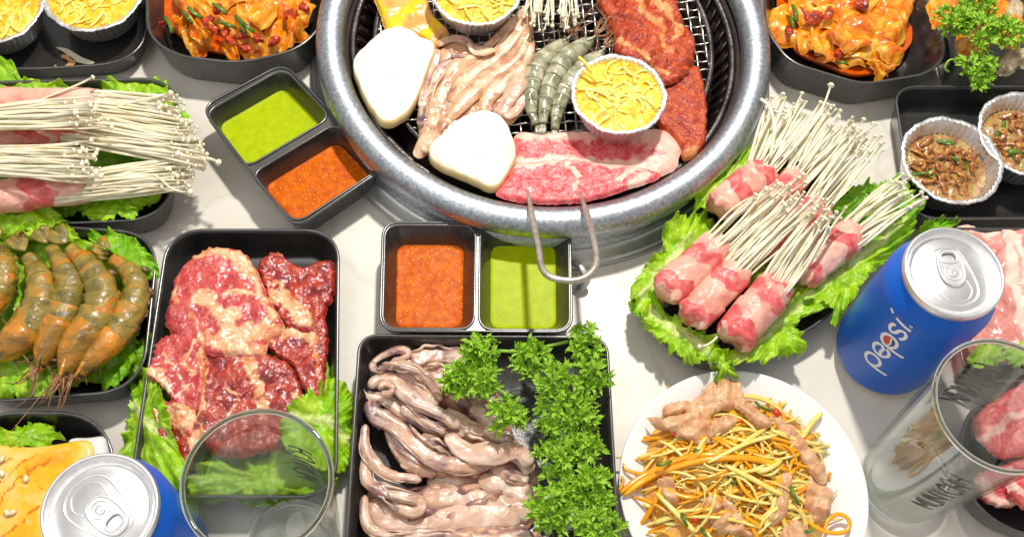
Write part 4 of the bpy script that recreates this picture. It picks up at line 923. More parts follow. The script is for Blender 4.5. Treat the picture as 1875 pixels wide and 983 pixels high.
# --- prawns
def prawn(label, spine, wpx, z0, shell, head, seed, feel=(), group=None, tailspread=1.0, hf=0.36):
    random.seed(seed); S = catmull(spine, 64); c = at(*S[30], 0); t = thing('prawn', label, 'prawn', (c[0], c[1], z0), group)
    k = pxm(*S[30], z0); W_ = wpx * k / 2
    s = np.linspace(0, 1, 64)
    prof = np.interp(s, [0, 0.05, 0.16, 0.3, 0.42, 0.6, 0.8, 0.93, 1], [0.12, 0.38, 0.82, 1.0, 1.0, 0.9, 0.66, 0.44, 0.34]) * W_
    xyz = at(S[:, 0], S[:, 1], z0 + W_); xyz[:, 2] = z0 + prof * 0.9

    def part(name, s0, s1, mat, fl=0.08):
        u = np.linspace(s0, s1, 9); P = np.stack([np.interp(u, s, xyz[:, i]) for i in range(3)], -1); R = np.interp(u, s, prof) * (1 + fl * np.linspace(0, 1, 9) ** 2)
        R = np.concatenate([[R[0] * 0.6], R, [R[-1] * 0.75]]); P = np.concatenate([P[:1], P, P[-1:]]); P[0] += (P[1] - P[2]) * 0.05; P[-1] -= (P[-3] - P[-2]) * 0.05
        V, F = tube(P, R, 20, flat=0.92); V = np.asarray(V); V += (0.0011 * nz(V, 170, seed, 3))[:, None] * np.array([0.4, 0.4, 1])
        return mk(name, V, F, mat, t)
    part('carapace', 0.0, hf + 0.02, head, 0.05)
    m = 6; w = (0.95 - hf) / m
    for i in range(m): part('shell_segment', hf + i * w, hf + (i + 1.2) * w, shell, 0.2 if head is not shell else 0.10)
    # rostrum, eyes, tail fan, legs, feelers
    hd = S[0] - S[4]; hd = hd / np.linalg.norm(hd); nn = np.array([-hd[1], hd[0]])
    V, F = tube([xyz[8] + [0, 0, prof[8] * 0.8], xyz[2] + [0, 0, prof[4]], np.append(at(*(S[0] + hd * wpx * 0.35), z0 + W_)[:2], z0 + W_ * 1.1)], [W_ * 0.2, W_ * 0.15, 0.0002], 6); mk('rostrum', V, F, head, t)
    for sg in (-1, 1):
        e = at(*(S[3] + nn * sg * wpx * 0.22), z0 + W_); V, F = lathe([(0.0002, -0.0012), (0.0010, -0.0008), (0.0013, 0), (0.0010, 0.0008), (0.0002, 0.0012)], (0, 0), 10); mk('eye', V + np.array([e[0], e[1], z0 + W_]), F, M['print_black'], t)
    td = S[-1] - S[-5]; td = td / np.linalg.norm(td); tn = np.array([-td[1], td[0]])
    for f in (-1, -0.4, 0.4, 1):
        d = td + tn * f * 0.55 * tailspread; d /= np.linalg.norm(d); p = np.array([-d[1], d[0]]); b = S[-2]; L = wpx * 0.62
        slab('tail_fin', [b - p * 1.5, b + d * L * 0.5 - p * wpx * 0.13, b + d * L * 0.95 - p * wpx * 0.08, b + d * L, b + d * L * 0.95 + p * wpx * 0.08, b + d * L * 0.5 + p * wpx * 0.13, b + p * 1.5], z0 + 0.0015, 0.0012, shell, t, n=22, rings=4, edge=0.5, seed=seed)
    for i in range(7):
        u = int(8 + i * 2.4); sg = 1 if i % 2 else -1
        b = S[u]; tn_ = np.array([-(S[u + 1] - S[u])[1], (S[u + 1] - S[u])[0]]); tn_ /= np.linalg.norm(tn_)
        e = b + sg * tn_ * wpx * random.uniform(0.5, 0.8) + hd * wpx * random.uniform(0.2, 0.8)
        m_ = (b + e) / 2 + hd * wpx * 0.1
        V, F = tube(catmull([at(*b, z0 + 0.003), at(*m_, z0 + 0.004), at(*e, z0 + 0.001)], 8), np.linspace(0.0010, 0.0003, 8), 5); mk('leg', V, F, M['feeler'], t)
    for i in range(8):
        b = S[1] + nn * random.uniform(-0.2, 0.2) * wpx; e = b + hd * wpx * random.uniform(0.4, 1.1) + nn * wpx * random.uniform(-0.5, 0.5)
        V, F = tube(catmull([at(*b, z0 + W_ * 0.8), at(*((b + e) / 2 + nn * random.uniform(-4, 4)), z0 + W_), at(*e, z0 + 0.004)], 8), np.linspace(0.0008, 0.0003, 8), 5); mk('mouth_leg', V, F, M['feeler'], t)
    for i in range(5):
        u = int(26 + i * 6); tn_ = np.array([-(S[u + 1] - S[u])[1], (S[u + 1] - S[u])[0]]); tn_ /= np.linalg.norm(tn_); b = S[u] + tn_ * wpx * 0.36; e = S[u] + tn_ * wpx * 0.60 - (S[u + 1] - S[u]) * 3
        V, F = tube([at(*b, z0 + 0.003), at(*((b + e) / 2), z0 + 0.0025), at(*e, z0 + 0.001)], [0.0016, 0.0022, 0.0006], 6, flat=0.4); mk('swimming_leg', V, F, M['feeler'] if i % 2 else shell, t)
    for F_ in feel:
        V, F = tube(catmull([at(x, y, z0 + 0.006 + 0.002 * i) for i, (x, y) in enumerate(F_)], 24), np.linspace(0.0006, 0.0002, 24), 5); mk('feeler', V, F, M['feeler'], t)
    return t


GP = 'sauced prawns in the left tray'
prawn('sauced prawn cut by the left edge above the leftmost whole prawn', [(-45, 590), (-20, 560), (0, 520), (2, 475), (-8, 440)], 54, 0.028, M['prawn_sauce'], M['prawn_head'], 51, group=GP)
prawn('leftmost whole sauced prawn, thick bodied and curving to the left edge', [(-30, 655), (20, 625), (58, 590), (74, 540), (64, 495), (42, 455)], 66, 0.028, M['prawn_sauce'], M['prawn_head'], 52, [[(-10, 650), (40, 648), (70, 700)]], group=GP)
prawn('second sauced prawn from the left, head pointing down', [(62, 675), (84, 632), (112, 580), (126, 530), (115, 490), (84, 440)], 58, 0.030, M['prawn_sauce'], M['prawn_head'], 53, [[(70, 680), (60, 720), (20, 752)], [(74, 670), (40, 700), (5, 700)]], group=GP)
prawn('third sauced prawn from the left, stretched diagonally', [(104, 690), (136, 632), (176, 578), (184, 530), (160, 485), (118, 440)], 62, 0.032, M['prawn_sauce'], M['prawn_head'], 54, [[(104, 690), (70, 730), (20, 790)], [(106, 690), (110, 730), (104, 752)]], group=GP)
prawn('rightmost sauced prawn, lying against the tray wall', [(130, 690), (170, 650), (215, 605), (246, 545), (240, 500), (196, 460)], 56, 0.029, M['prawn_sauce'], M['prawn_head'], 55, [[(128, 700), (118, 735), (108, 750)]], group=GP)
GG = 'grey prawns on the grill'
prawn('grey prawn on the left, straight along the grilled squid', [(1046, 62), (1014, 92), (986, 120), (976, 150), (972, 185), (984, 228)], 36, 0.034, M['prawn_raw'], M['prawn_raw'], 56, [[(1050, 60), (1080, 20), (1100, 0)], [(1050, 62), (1090, 40), (1120, 60)]], group=GG, tailspread=0.5)
prawn('grey prawn in the middle of the grill, behind the cheese cup', [(1092, 62), (1064, 84), (1032, 112), (1012, 145), (1000, 180), (994, 225)], 37, 0.036, M['prawn_raw'], M['prawn_raw'], 57, [[(1096, 60), (1120, 30), (1126, 70)], [(1094, 62), (1110, 40), (1090, 10)]], group=GG, tailspread=0.5)
prawn('grey prawn nearest the cheese cup', [(1110, 84), (1086, 108), (1058, 136), (1036, 160), (1022, 195), (1016, 236)], 36, 0.034, M['prawn_raw'], M['prawn_raw'], 58, [[(1108, 80), (1125, 60), (1120, 100)]], group=GG, tailspread=0.5)

# --- king oyster slices on the grill
for lab, P, sd, k in [
    ('larger king oyster mushroom slice at the left of the grill', zm([(20, 490), (50, 415), (150, 310), (255, 236), (345, 220), (430, 246), (500, 290), (592, 330), (585, 410), (545, 515), (500, 640), (450, 750), (380, 835), (290, 880), (222, 872), (150, 785), (80, 655)], 640, 0, 3.78), 61, 1),
    ('smaller king oyster mushroom slice against the front of the ring', [(783, 282), (800, 262), (822, 243), (850, 222), (885, 211), (915, 220), (935, 248), (946, 288), (932, 322), (906, 352), (868, 338), (830, 322), (796, 306)], 62, 1)]:
    O = catmull(P, 110, True); XY = at(O[:, 0], O[:, 1], 0.038)[:, :2]; c = XY.mean(0)
    XY = c + (XY - c) * (1 + 0.012 * np.sin(np.arange(110) * 0.7 + sd) * np.sin(np.arange(110) * 0.23))[:, None]
    loops, sd_ = [], []
    for s, z, f in ((0.3, 0.034, 1), (0.96, 0.034, 1), (0.985, 0.0355, 1), (0.975, 0.038, 1), (0.968, 0.0415, 0.9), (0.962, 0.0424, 0.1), (0.945, 0.0428, 0), (0.8, 0.043, 0), (0.6, 0.043, 0), (0.4, 0.043, 0), (0.2, 0.043, 0), (0.05, 0.043, 0)):
        Q = z3(c + (XY - c) * s + np.array([0, 0.0022]) * (1 - f), z); Q[:, 2] += 0.0009 * nz(Q, 90, sd, 3) * (z > 0.036); loops.append(Q); sd_.append(np.full(110, f))
    V, F = loft(loops)
    o = mk('mushroom_slice', V[:, :], [f[::-1] for f in F] if False else F, M['mushroom'], attrs={'side': np.concatenate(sd_)}); tag(o, lab, 'mushroom', 'king oyster slices on the grill')


# --- squid
def arm(parent, pts, rpx, z, mat, seed, name='tentacle', flat=0.6, taper=(0.7, 1, 0.8), dz=0.0, n=36, gv=0.10, thin=(-1, 1, 0.6)):
    S = catmull(pts, n); k = pxm(*S[n // 2], z); R = np.interp(np.linspace(0, 1, n), np.linspace(0, 1, len(taper)), taper) * rpx * k
    R = R * (1 + 0.10 * np.sin(np.linspace(0, 9, n) + seed)); R[0] *= 0.4; R[-1] *= 0.35; R[1] *= 0.85; R[-2] *= 0.8
    P = at(S[:, 0], S[:, 1], z + rpx * k * flat); P[:, 2] = z + R * flat + dz * np.linspace(0, 1, n) + 0.0012 * np.sin(np.linspace(0, 7, n) + seed)
    SD = 28; V, F = tube(P, R, SD, flat=flat); V = np.asarray(V); nn = nz(V, 120, seed, 3)
    al = np.tile(np.linspace(0, 2 * np.pi, SD, endpoint=False), n); lon = np.repeat(np.linspace(0, 1, n), SD); ctr_ = np.repeat(P, SD, 0)
    gr = 0.45 * np.cos(5 * al + seed + 3 * lon) + 0.35 * np.cos(9 * al + 2 * seed - 4 * lon) + 0.3 * np.cos(3 * al - seed + 5 * lon)
    V = ctr_ + (V - ctr_) * (1 + gv * gr)[:, None]
    V += 0.22 * np.repeat(R, SD)[:, None] * nn[:, None] * np.array([0.6, 0.6, 1])
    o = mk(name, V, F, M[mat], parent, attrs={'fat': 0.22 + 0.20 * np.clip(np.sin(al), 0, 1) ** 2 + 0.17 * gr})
    if name == 'tentacle' and rpx > 8 and mat != 'squid_pale':
        rr = random.Random(seed)
        for sg in thin:
            T_ = np.gradient(S, axis=0); T_ /= np.linalg.norm(T_, axis=1)[:, None] + 1e-9
            i0, i1 = rr.randrange(0, n // 3), rr.randrange(2 * n // 3, n)
            Q = S[i0:i1:3] + np.stack([-T_[:, 1], T_[:, 0]], -1)[i0:i1:3] * sg * rpx * rr.uniform(0.55, 0.95) + np.array([[rr.uniform(-2.5, 2.5), rr.uniform(-2.5, 2.5)] for _ in range(len(S[i0:i1:3]))])
            if len(Q) > 3: arm(parent, Q, rpx * rr.uniform(0.16, 0.32), z + rr.uniform(0.002, 0.006), rr.choice([mat, mat, 'squid_pale']), seed + 200, 'thin_tentacle', 0.8, (0.4, 1, 0.7, 0.3), n=26)
    return o


ZS = lambda p: zm(p, 660, 620, 2.709)
SQ = {
    'raw squid at the top of the tray under the parsley': [
        ([(300, 130), (400, 200), (500, 250), (600, 330), (690, 440)], 62, 0.014, 'squid_pale', 0.45), ([(240, 120), (340, 85), (450, 85), (540, 120)], 40, 0.018, 'squid', 0.5), ([(180, 170), (280, 250), (380, 335)], 40, 0.024, 'squid', 0.5),
        ([(60, 120), (110, 80), (180, 58), (235, 68), (220, 95), (150, 110)], 16, 0.024, 'squid', 0.8), ([(80, 150), (150, 130), (240, 140), (330, 190), (400, 300)], 20, 0.030, 'squid', 0.7), ([(60, 105), (65, 150), (110, 160)], 14, 0.022, 'squid', 0.8), ([(140, 120), (200, 130), (250, 110)], 10, 0.034, 'squid', 0.8)],
    'raw squid with a curled arm at the upper left of the tray': [
        ([(40, 235), (90, 195), (160, 200), (220, 270), (300, 330), (400, 370), (490, 435)], 30, 0.026, 'squid', 0.7), ([(40, 250), (50, 285), (110, 300), (250, 390), (380, 450), (520, 470)], 28, 0.020, 'squid', 0.7), ([(420, 350), (520, 430), (640, 475), (760, 490)], 30, 0.018, 'squid', 0.6), ([(90, 250), (120, 225), (160, 240), (140, 270), (100, 275)], 14, 0.034, 'squid', 0.8), ([(200, 340), (300, 400), (420, 470)], 18, 0.026, 'squid', 0.7)],
    'raw squid across the middle of the tray with a pale tip': [
        ([(60, 300), (70, 370), (170, 430), (270, 520), (360, 590), (500, 625), (660, 610)], 42, 0.020, 'squid', 0.65), ([(140, 440), (210, 560), (290, 640), (372, 665)], 40, 0.014, 'squid', 0.6), ([(430, 470), (480, 530), (560, 570), (680, 570), (780, 560), (850, 620)], 42, 0.026, 'squid_pale', 0.6), ([(640, 590), (720, 660), (830, 700)], 36, 0.018, 'squid', 0.6), ([(720, 540), (790, 590), (850, 650)], 36, 0.020, 'squid_pale', 0.6), ([(300, 480), (420, 540), (520, 590)], 22, 0.022, 'squid', 0.6)],
    'raw squid with a broad pale mantle at the bottom of the tray': [
        ([(330, 700), (450, 720), (620, 730), (740, 760)], 56, 0.010, 'squid', 0.4), ([(590, 690), (700, 735), (850, 770)], 40, 0.016, 'squid_pale', 0.55), ([(300, 810), (430, 790), (560, 800), (640, 840)], 44, 0.016, 'squid_pale', 0.6), ([(40, 800), (100, 870), (240, 915), (430, 905), (620, 870), (800, 890)], 62, 0.014, 'squid_pale', 0.55), ([(540, 790), (700, 830), (850, 860)], 52, 0.014, 'squid_pale', 0.5),
        ([(25, 420), (20, 520), (60, 610), (140, 675), (300, 695)], 24, 0.024, 'squid', 0.8), ([(30, 560), (25, 680), (80, 740), (200, 780), (290, 800), (300, 840), (250, 858), (160, 820)], 28, 0.024, 'squid', 0.75), ([(20, 770), (25, 900), (80, 960), (220, 975), (420, 965)], 22, 0.024, 'squid', 0.8), ([(60, 770), (90, 760), (140, 800), (200, 850)], 18, 0.024, 'squid', 0.8)],
    'raw squid partly cut off by the bottom of the photo': [([(40, 1010), (200, 1030), (450, 1020), (700, 1000), (860, 980)], 60, 0.016, 'squid', 0.55), ([(60, 980), (200, 985), (400, 975), (560, 985)], 26, 0.024, 'squid', 0.7), ([(500, 970), (680, 960), (820, 950)], 40, 0.014, 'squid', 0.6)],
}
MANT = [[(120, 90), (300, 80), (560, 110), (720, 300), (760, 440), (620, 420), (460, 340), (300, 260), (150, 190)],
        [(60, 240), (200, 260), (380, 350), (560, 420), (780, 470), (760, 530), (540, 500), (330, 460), (150, 360), (70, 300)],
        [(140, 430), (300, 470), (520, 540), (860, 560), (860, 700), (640, 690), (420, 690), (300, 640), (230, 560)],
        [(40, 700), (200, 720), (420, 690), (860, 720), (860, 900), (600, 930), (300, 950), (60, 920)],
        [(30, 960), (300, 950), (860, 930), (860, 1080), (400, 1090), (30, 1080)]]
for i, (lab, arms) in enumerate(SQ.items()):
    c = at(*ZS([(400, 200 + 170 * i)])[0], 0); t = thing('squid', lab, 'squid', (c[0], c[1], 0.008), 'raw squid in the tray')
    for j, (P, r, z, mt, fl) in enumerate(arms):
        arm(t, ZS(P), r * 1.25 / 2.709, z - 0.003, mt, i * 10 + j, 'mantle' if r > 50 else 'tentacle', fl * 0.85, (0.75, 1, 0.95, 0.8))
    slab('mantle', ZS(MANT[i]), 0.006, 0.012, M['squid'], t, n=90, rings=16, edge=0.7, amp=0.003, sc=90, seed=40 + i, jag=6, zf=fold(1.2 + i, 34, 0.0016, i))
# squid on the grill: a mantle sheet with arms fanning over it
ZG = lambda p: zm(p, 640, 0, 3.78)
c = at(880, 150, 0); t = thing('squid', 'cut squid spread on the grill between the two mushroom slices', 'squid', (c[0], c[1], 0.034))
slab('mantle', ZG([(1250, 60), (1255, 240), (1240, 480), (1220, 690), (1180, 780), (1090, 830), (1000, 800), (860, 810), (700, 900), (600, 990), (500, 1060), (430, 1040), (480, 900), (470, 760), (530, 560), (580, 400), (600, 320), (720, 260), (800, 260), (900, 330), (1000, 330), (1120, 170)]), 0.034, 0.006, M['squid_grill'], t, n=120, rings=18, edge=0.3, amp=0.002, seed=3, jag=4)
for j, (P, r, z, mt) in enumerate([
    ([(1240, 80), (1150, 240), (1020, 390), (860, 500), (760, 620), (700, 720)], 44, 0.0385, 'squid_grill'), ([(1250, 160), (1180, 350), (1050, 480), (900, 600), (800, 700), (680, 830)], 46, 0.039, 'squid_grill'), ([(1250, 260), (1200, 450), (1080, 560), (960, 680), (930, 790)], 46, 0.0385, 'squid_grill'), ([(1245, 400), (1210, 540), (1110, 680), (1040, 800)], 40, 0.0395, 'squid_pale'),
    ([(1000, 380), (860, 400), (740, 480), (660, 600), (600, 760), (560, 900)], 40, 0.0385, 'squid_grill'), ([(740, 400), (650, 480), (590, 600), (530, 740), (510, 880)], 38, 0.0375, 'squid'), ([(610, 340), (590, 450), (540, 600), (500, 760)], 30, 0.037, 'squid'), ([(610, 320), (690, 270), (790, 268), (840, 320), (900, 350), (1000, 350)], 26, 0.0395, 'squid'), ([(820, 300), (860, 350), (940, 370), (1010, 345)], 18, 0.044, 'squid_grill'), ([(700, 330), (740, 390), (830, 380)], 16, 0.042, 'squid'),
    ([(1230, 30), (1140, 160), (1000, 280), (930, 330)], 26, 0.041, 'squid_grill'), ([(780, 780), (680, 870), (600, 960), (480, 1040)], 40, 0.036, 'squid_grill'), ([(1220, 640), (1160, 740), (1060, 815)], 34, 0.038, 'squid_pale')]):
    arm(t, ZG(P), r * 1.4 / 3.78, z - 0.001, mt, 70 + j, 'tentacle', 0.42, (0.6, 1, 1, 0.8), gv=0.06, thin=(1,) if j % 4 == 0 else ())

# --- meats on the grill
ZP = lambda p: zm(p, 900, 0, 2.457)
tag(slab('pork_slice', ZP([(105, 600), (150, 590), (180, 610), (260, 592), (420, 585), (600, 590), (740, 572), (810, 590), (855, 650), (850, 690), (830, 750), (720, 790), (560, 760), (400, 730), (220, 730), (110, 740), (90, 690)]), 0.0345, 0.0042, M['pork'], n=140, rings=22, edge=0.15, amp=0.0010, seed=4, jag=3,
         fat=[(np.array(ZP(p)), w / 2.457 * 1.5) for p, w in [([(110, 600), (260, 605), (460, 600), (640, 610)], 40), ([(700, 590), (800, 620), (850, 660), (800, 740), (700, 780)], 85), ([(110, 735), (300, 730), (520, 735), (700, 760)], 30)]]), 'upper pink pork slice on the grill, rimmed with white fat', 'pork', 'raw pork slices on the grill')
tag(slab('pork_slice', ZP([(20, 855), (70, 790), (105, 735), (200, 722), (330, 715), (480, 725), (640, 740), (760, 770), (740, 800), (620, 840), (500, 880), (360, 905), (200, 905), (80, 890)]), 0.0375, 0.0042, M['pork'], n=140, rings=22, edge=0.15, amp=0.0012, seed=5, jag=3,
         fat=[(np.array(ZP(p)), w / 2.457 * 1.5) for p, w in [([(105, 735), (320, 715), (520, 725), (680, 750)], 22), ([(340, 730), (400, 800), (380, 850)], 14), ([(640, 760), (560, 820)], 18), ([(700, 780), (620, 840)], 26)]]), 'lower pink pork slice touching the front of the grill ring', 'pork', 'raw pork slices on the grill')
tag(slab('beef_slice', ZP([(770, 390), (830, 350), (890, 290), (930, 285), (955, 340), (975, 450), (972, 560), (965, 630), (920, 690), (870, 705), (850, 650), (800, 590), (745, 540), (760, 450)]), 0.034, 0.006, M['beef_grill'], n=130, rings=22, edge=0.2, amp=0.0014, seed=6, jag=3, fat=[(np.array(ZP([(860, 690), (910, 670)])), 14)]), 'rough red glazed beef slice at the right of the grill', 'beef', 'red glazed beef on the grill')
tag(slab('beef_slice', ZP([(470, -60), (620, -70), (800, -60), (850, 20), (880, 90), (925, 180), (920, 250), (890, 300), (830, 350), (790, 360), (740, 310), (680, 270), (620, 250), (560, 220), (550, 160), (520, 80)]), 0.037, 0.007, M['beef_grill'], n=150, rings=24, edge=0.2, amp=0.003, seed=7, jag=5, zf=fold(0.5, 60, 0.0014, 1),
         fat=[(np.array(ZP(p)), w / 2.457 * 1.4) for p, w in [([(650, -20), (700, 60), (760, 130), (790, 220)], 20), ([(740, 0), (800, 60)], 22), ([(560, 170), (620, 200), (700, 260)], 14), ([(800, 60), (860, 110), (830, 180)], 12), ([(720, 290), (770, 330), (830, 340)], 12)]]), 'large folded red beef slice at the top right of the grill', 'beef', 'red glazed beef on the grill')
tag(slab('beef_slice', ZP([(720, 300), (780, 310), (850, 290), (900, 300), (860, 340), (800, 370), (745, 360)]), 0.0415, 0.004, M['beef_grill'], n=80, rings=14, edge=0.35, amp=0.002, seed=8, jag=3, fat=[(np.array(ZP([(730, 310), (800, 330)])), 9)]), 'small curled end of red beef above the cheese cup', 'beef', 'red glazed beef on the grill')
tag(slab('pork_slice', [(676, -40), (690, 5), (702, 40), (712, 58), (740, 60), (770, 66), (800, 82), (810, 64), (822, 52), (800, 30), (786, 4), (770, -40)], 0.036, 0.006, M['orange_squid'], n=110, rings=18, edge=0.25, amp=0.0012, seed=9, jag=3,
         fat=[(np.array(p), w) for p, w in [([(775, -20), (748, 18), (708, 56)], 24), ([(806, 36), (772, 70)], 24), ([(690, -20), (704, 30)], 10)]]), 'orange and yellow striped pork slice behind the larger mushroom slice', 'pork')
random.seed(81)
t = thing('enoki_bunch', 'loose enoki bunch at the top of the grill, caps pointing down', 'enoki', at(1010, 20, 0.036))
for k in range(46):
    x = random.uniform(-1, 1); enoki(t, (1012 + x * 30, -30 + random.uniform(-10, 10)), (1010 + x * 46 + random.uniform(-8, 8), 46 + random.uniform(-26, 12) - 10 * x * x), 0.046, 0.046 + random.uniform(0, 0.010), 0.002, 0.0009, 0.0015)


# --- parsley
def leafmesh(seed):
    rnd = random.Random(seed); V, F = [], []
    for k in range(13):
        a = rnd.uniform(0, 6.283); el = rnd.uniform(0.15, 1.3); L = rnd.uniform(0.65, 1.0)
        d = np.array([math.cos(a) * math.cos(el), math.sin(a) * math.cos(el), math.sin(el)]); s = np.cross(d, [0, 0, 1.0]); s /= np.linalg.norm(s); u = np.cross(s, d)
        tw = rnd.uniform(-0.9, 0.9); s = s * math.cos(tw) + u * math.sin(tw); u = np.cross(s, d)
        w = 0.34
        pr = [(0, 0.03, 0), (0.35, 0.45, 0.05), (0.5, 0.30, 0.02), (0.62, 0.75, 0.16), (0.74, 0.42, 0.05), (0.86, 0.6, 0.18), (0.92, 0.24, 0.06), (1.12, 0.12, 0.14)]
        b = len(V)
        for x, y, z in pr:
            for sg in (-1, 0, 1): V.append(d * x * L + s * sg * y * w * L + u * (z * abs(sg) * 0.9 - 0.25 * x * x) * L)
        for i in range(len(pr) - 1):
            for j in (0, 1): F.append((b + i * 3 + j, b + i * 3 + j + 1, b + (i + 1) * 3 + j + 1, b + (i + 1) * 3 + j))
    me = bpy.data.meshes.new('parsley_leaf'); me.from_pydata([tuple(map(float, v)) for v in V], [], F); me.materials.append(M['parsley']); return me


LM = [leafmesh(i) for i in range(6)]


def sprig(label, ctr, rpx, z, n, seed, root=None):
    random.seed(seed); c = at(*ctr, z); k = pxm(*ctr, z); R = rpx * k; t = thing('parsley_sprig', label, 'parsley', (c[0], c[1], z), 'parsley sprigs')
    rt = at(*root, z) if root else c + np.array([random.uniform(-.5, .5) * R, -R * 0.3, 0])
    for i in range(n):
        a = i * 2.4 + random.random(); r = R * math.sqrt((i + 0.4) / n) * 0.8; h = z + R * 0.85 * (1 - (r / R) ** 2) + random.uniform(0, 0.004)
        p = Vector((c[0] + r * math.cos(a), c[1] + r * math.sin(a), h)); s = random.uniform(0.0056, 0.0084)
        Q = Matrix.Translation(p) @ Matrix.Rotation(random.uniform(-0.9, 0.9) + 0.6 * r / R, 4, Vector((-math.sin(a), math.cos(a), 0))) @ Matrix.Rotation(random.uniform(0, 6.28), 4, 'Z') @ Matrix.Scale(s, 4)
        inst('leaf', LM[random.randrange(6)], Q, t)
        if i % 2 == 0:
            V, F = tube(catmull([rt, (rt + np.array(p)) / 2 + [0, 0, 0.002], np.array(p)], 7), 0.0006, 5); mk('stem', V, F, M['stem'], t)
    return t


PS = [('at the upper right corner of the squid tray', (1068, 632), 34, 0.034), ('on the squid beside the tray wall, uppermost on the left', (879, 655), 36, 0.034), ('leftmost over the raw squid', (840, 702), 36, 0.032), ('in a pair over the raw squid, on the right', (886, 708), 34, 0.034), ('hanging lowest over the raw squid', (927, 764), 34, 0.034), ('below the tray rim, between the two upper clumps', (972, 664), 36, 0.030),
      ('in the bright middle clump', (1020, 712), 46, 0.036), ('against the right wall of the squid tray, upper', (1084, 694), 36, 0.030), ('in the centre right of the column', (1012, 770), 44, 0.034), ('at the right of the column, above the gap', (1062, 762), 34, 0.030), ('left of the dark gap near the squid', (1014, 850), 46, 0.032), ('right of the column, mid height', (1068, 822), 32, 0.028), ('at the lower right wall of the squid tray', (1082, 902), 44, 0.032), ('lower left of the column, over the squid', (1004, 940), 46, 0.034), ('cut by the bottom edge beside the plate', (1092, 966), 44, 0.034), ('between the two lowest clumps', (1044, 905), 34, 0.030)]
for i, (lab, p, r, z) in enumerate(PS): sprig('bright green parsley sprig ' + lab, p, r, z, 13 if r < 40 else 17, 100 + i)
V, F = tube(catmull([at(905, 642, 0.036), at(960, 643, 0.038), at(1010, 632, 0.038), at(1040, 626, 0.036)], 20), 0.0011, 7)
mk('stem', V, F, M['stem'], [o for o in bpy.data.objects if o.get('label', '').endswith('uppermost on the left')][0])
for i, (lab, p, r, z) in enumerate([('at the left of the shellfish tray', (1742, 56), 36, 0.046), ('at the top of the shellfish tray', (1786, 26), 36, 0.046), ('in the middle of the shellfish tray', (1786, 76), 40, 0.048), ('at the right of the shellfish tray', (1830, 72), 34, 0.046), ('hanging over the rim of the shellfish tray', (1776, 142), 38, 0.034)]):
    sprig('dark green parsley sprig ' + lab, p, r, z, 16, 130 + i)
V, F = tube(catmull([at(1765, 112, 0.04), at(1740, 110, 0.042), at(1730, 125, 0.038), at(1738, 133, 0.034)], 16), 0.0008, 6); mk('stem', V, F, M['stem'], [o for o in bpy.data.objects if 'hanging over the rim' in o.get('label', '')][0])


# --- kimchi
def scrap(cx, cy, r, sd, asp=0.6):
    rnd = random.Random(sd); a0 = rnd.uniform(0, 3.14); P = []
    for k in range(9):
        a = k / 9 * 6.283; q = r * rnd.uniform(0.75, 1.2); x, y = q * math.cos(a), q * asp * math.sin(a)
        P.append((cx + x * math.cos(a0) - y * math.sin(a0), cy + x * math.sin(a0) + y * math.cos(a0)))
    return P


def kimchi(where, spots, z0, sd, hot, greens):
    rnd = random.Random(sd)
    t = thing('kimchi', 'heap of orange kimchi cabbage ' + where, 'kimchi', at(spots[0][0], spots[0][1], z0 - 0.004), 'kimchi heaps')
    for i, (x, y, r, dz) in enumerate(spots):
        slab('cabbage_piece', scrap(x, y, r, sd + i, rnd.uniform(0.5, 0.85)), z0 + dz, 0.0028, M['kimchi'], t, n=90, rings=18, edge=0.25, amp=0.0024, sc=90, seed=sd + i, jag=2.5, jf=22, zf=fold(rnd.uniform(0, 3), r * rnd.uniform(0.7, 1.2), 0.0032, i))
    for i, (x, y, r, dz) in enumerate(hot): slab('chilli_piece', scrap(x, y, r, sd + 50 + i), z0 + dz, 0.003, M['kimchi_red'], t, n=50, rings=10, edge=0.4, amp=0.003, sc=160, seed=sd + i, jag=2.5)
    for a, b, dz in greens:
        V, F = tube(catmull([at(*a, z0 + dz), at((a[0] + b[0]) / 2 + rnd.uniform(-4, 4), (a[1] + b[1]) / 2, z0 + dz + 0.003), at(*b, z0 + dz)], 10), 0.0016, 7, flat=0.6); mk('scallion_piece', V, F, M['scallion'], t)


kimchi('in the top left dish, mixed with scallion', [(360, 60, 44, 0.004), (420, 86, 24, 0.005), (470, 80, 44, 0.003), (520, 60, 40, 0.006), (410, 20, 60, 0.006), (500, 0, 50, 0.009), (455, 30, 44, 0.010), (480, 22, 30, 0.015), (350, 10, 40, 0.008), (540, 20, 40, 0.009), (366, 50, 30, 0.012), (420, -30, 60, 0.010), (500, -50, 60, 0.010), (425, 100, 14, 0.008), (330, 40, 16, 0.010), (540, 45, 20, 0.014)],
       0.014, 300, [(350, 24, 12, 0.016), (440, 62, 12, 0.016), (500, 74, 13, 0.012), (388, 50, 10, 0.018), (420, 70, 12, 0.014), (556, 12, 12, 0.016), (412, 55, 15, 0.014), (470, 66, 14, 0.012), (398, 14, 14, 0.017), (446, 84, 14, 0.010), (296, 40, 8, 0.010), (530, 24, 14, 0.016), (380, 36, 12, 0.015)], [((335, 20), (352, 44), 0.016), ((345, 14), (370, 34), 0.018), ((400, 40), (432, 52), 0.018), ((432, 30), (450, 62), 0.020), ((436, 34), (466, 60), 0.022), ((390, 8), (416, 26), 0.020), ((302, 32), (314, 62), 0.014)])
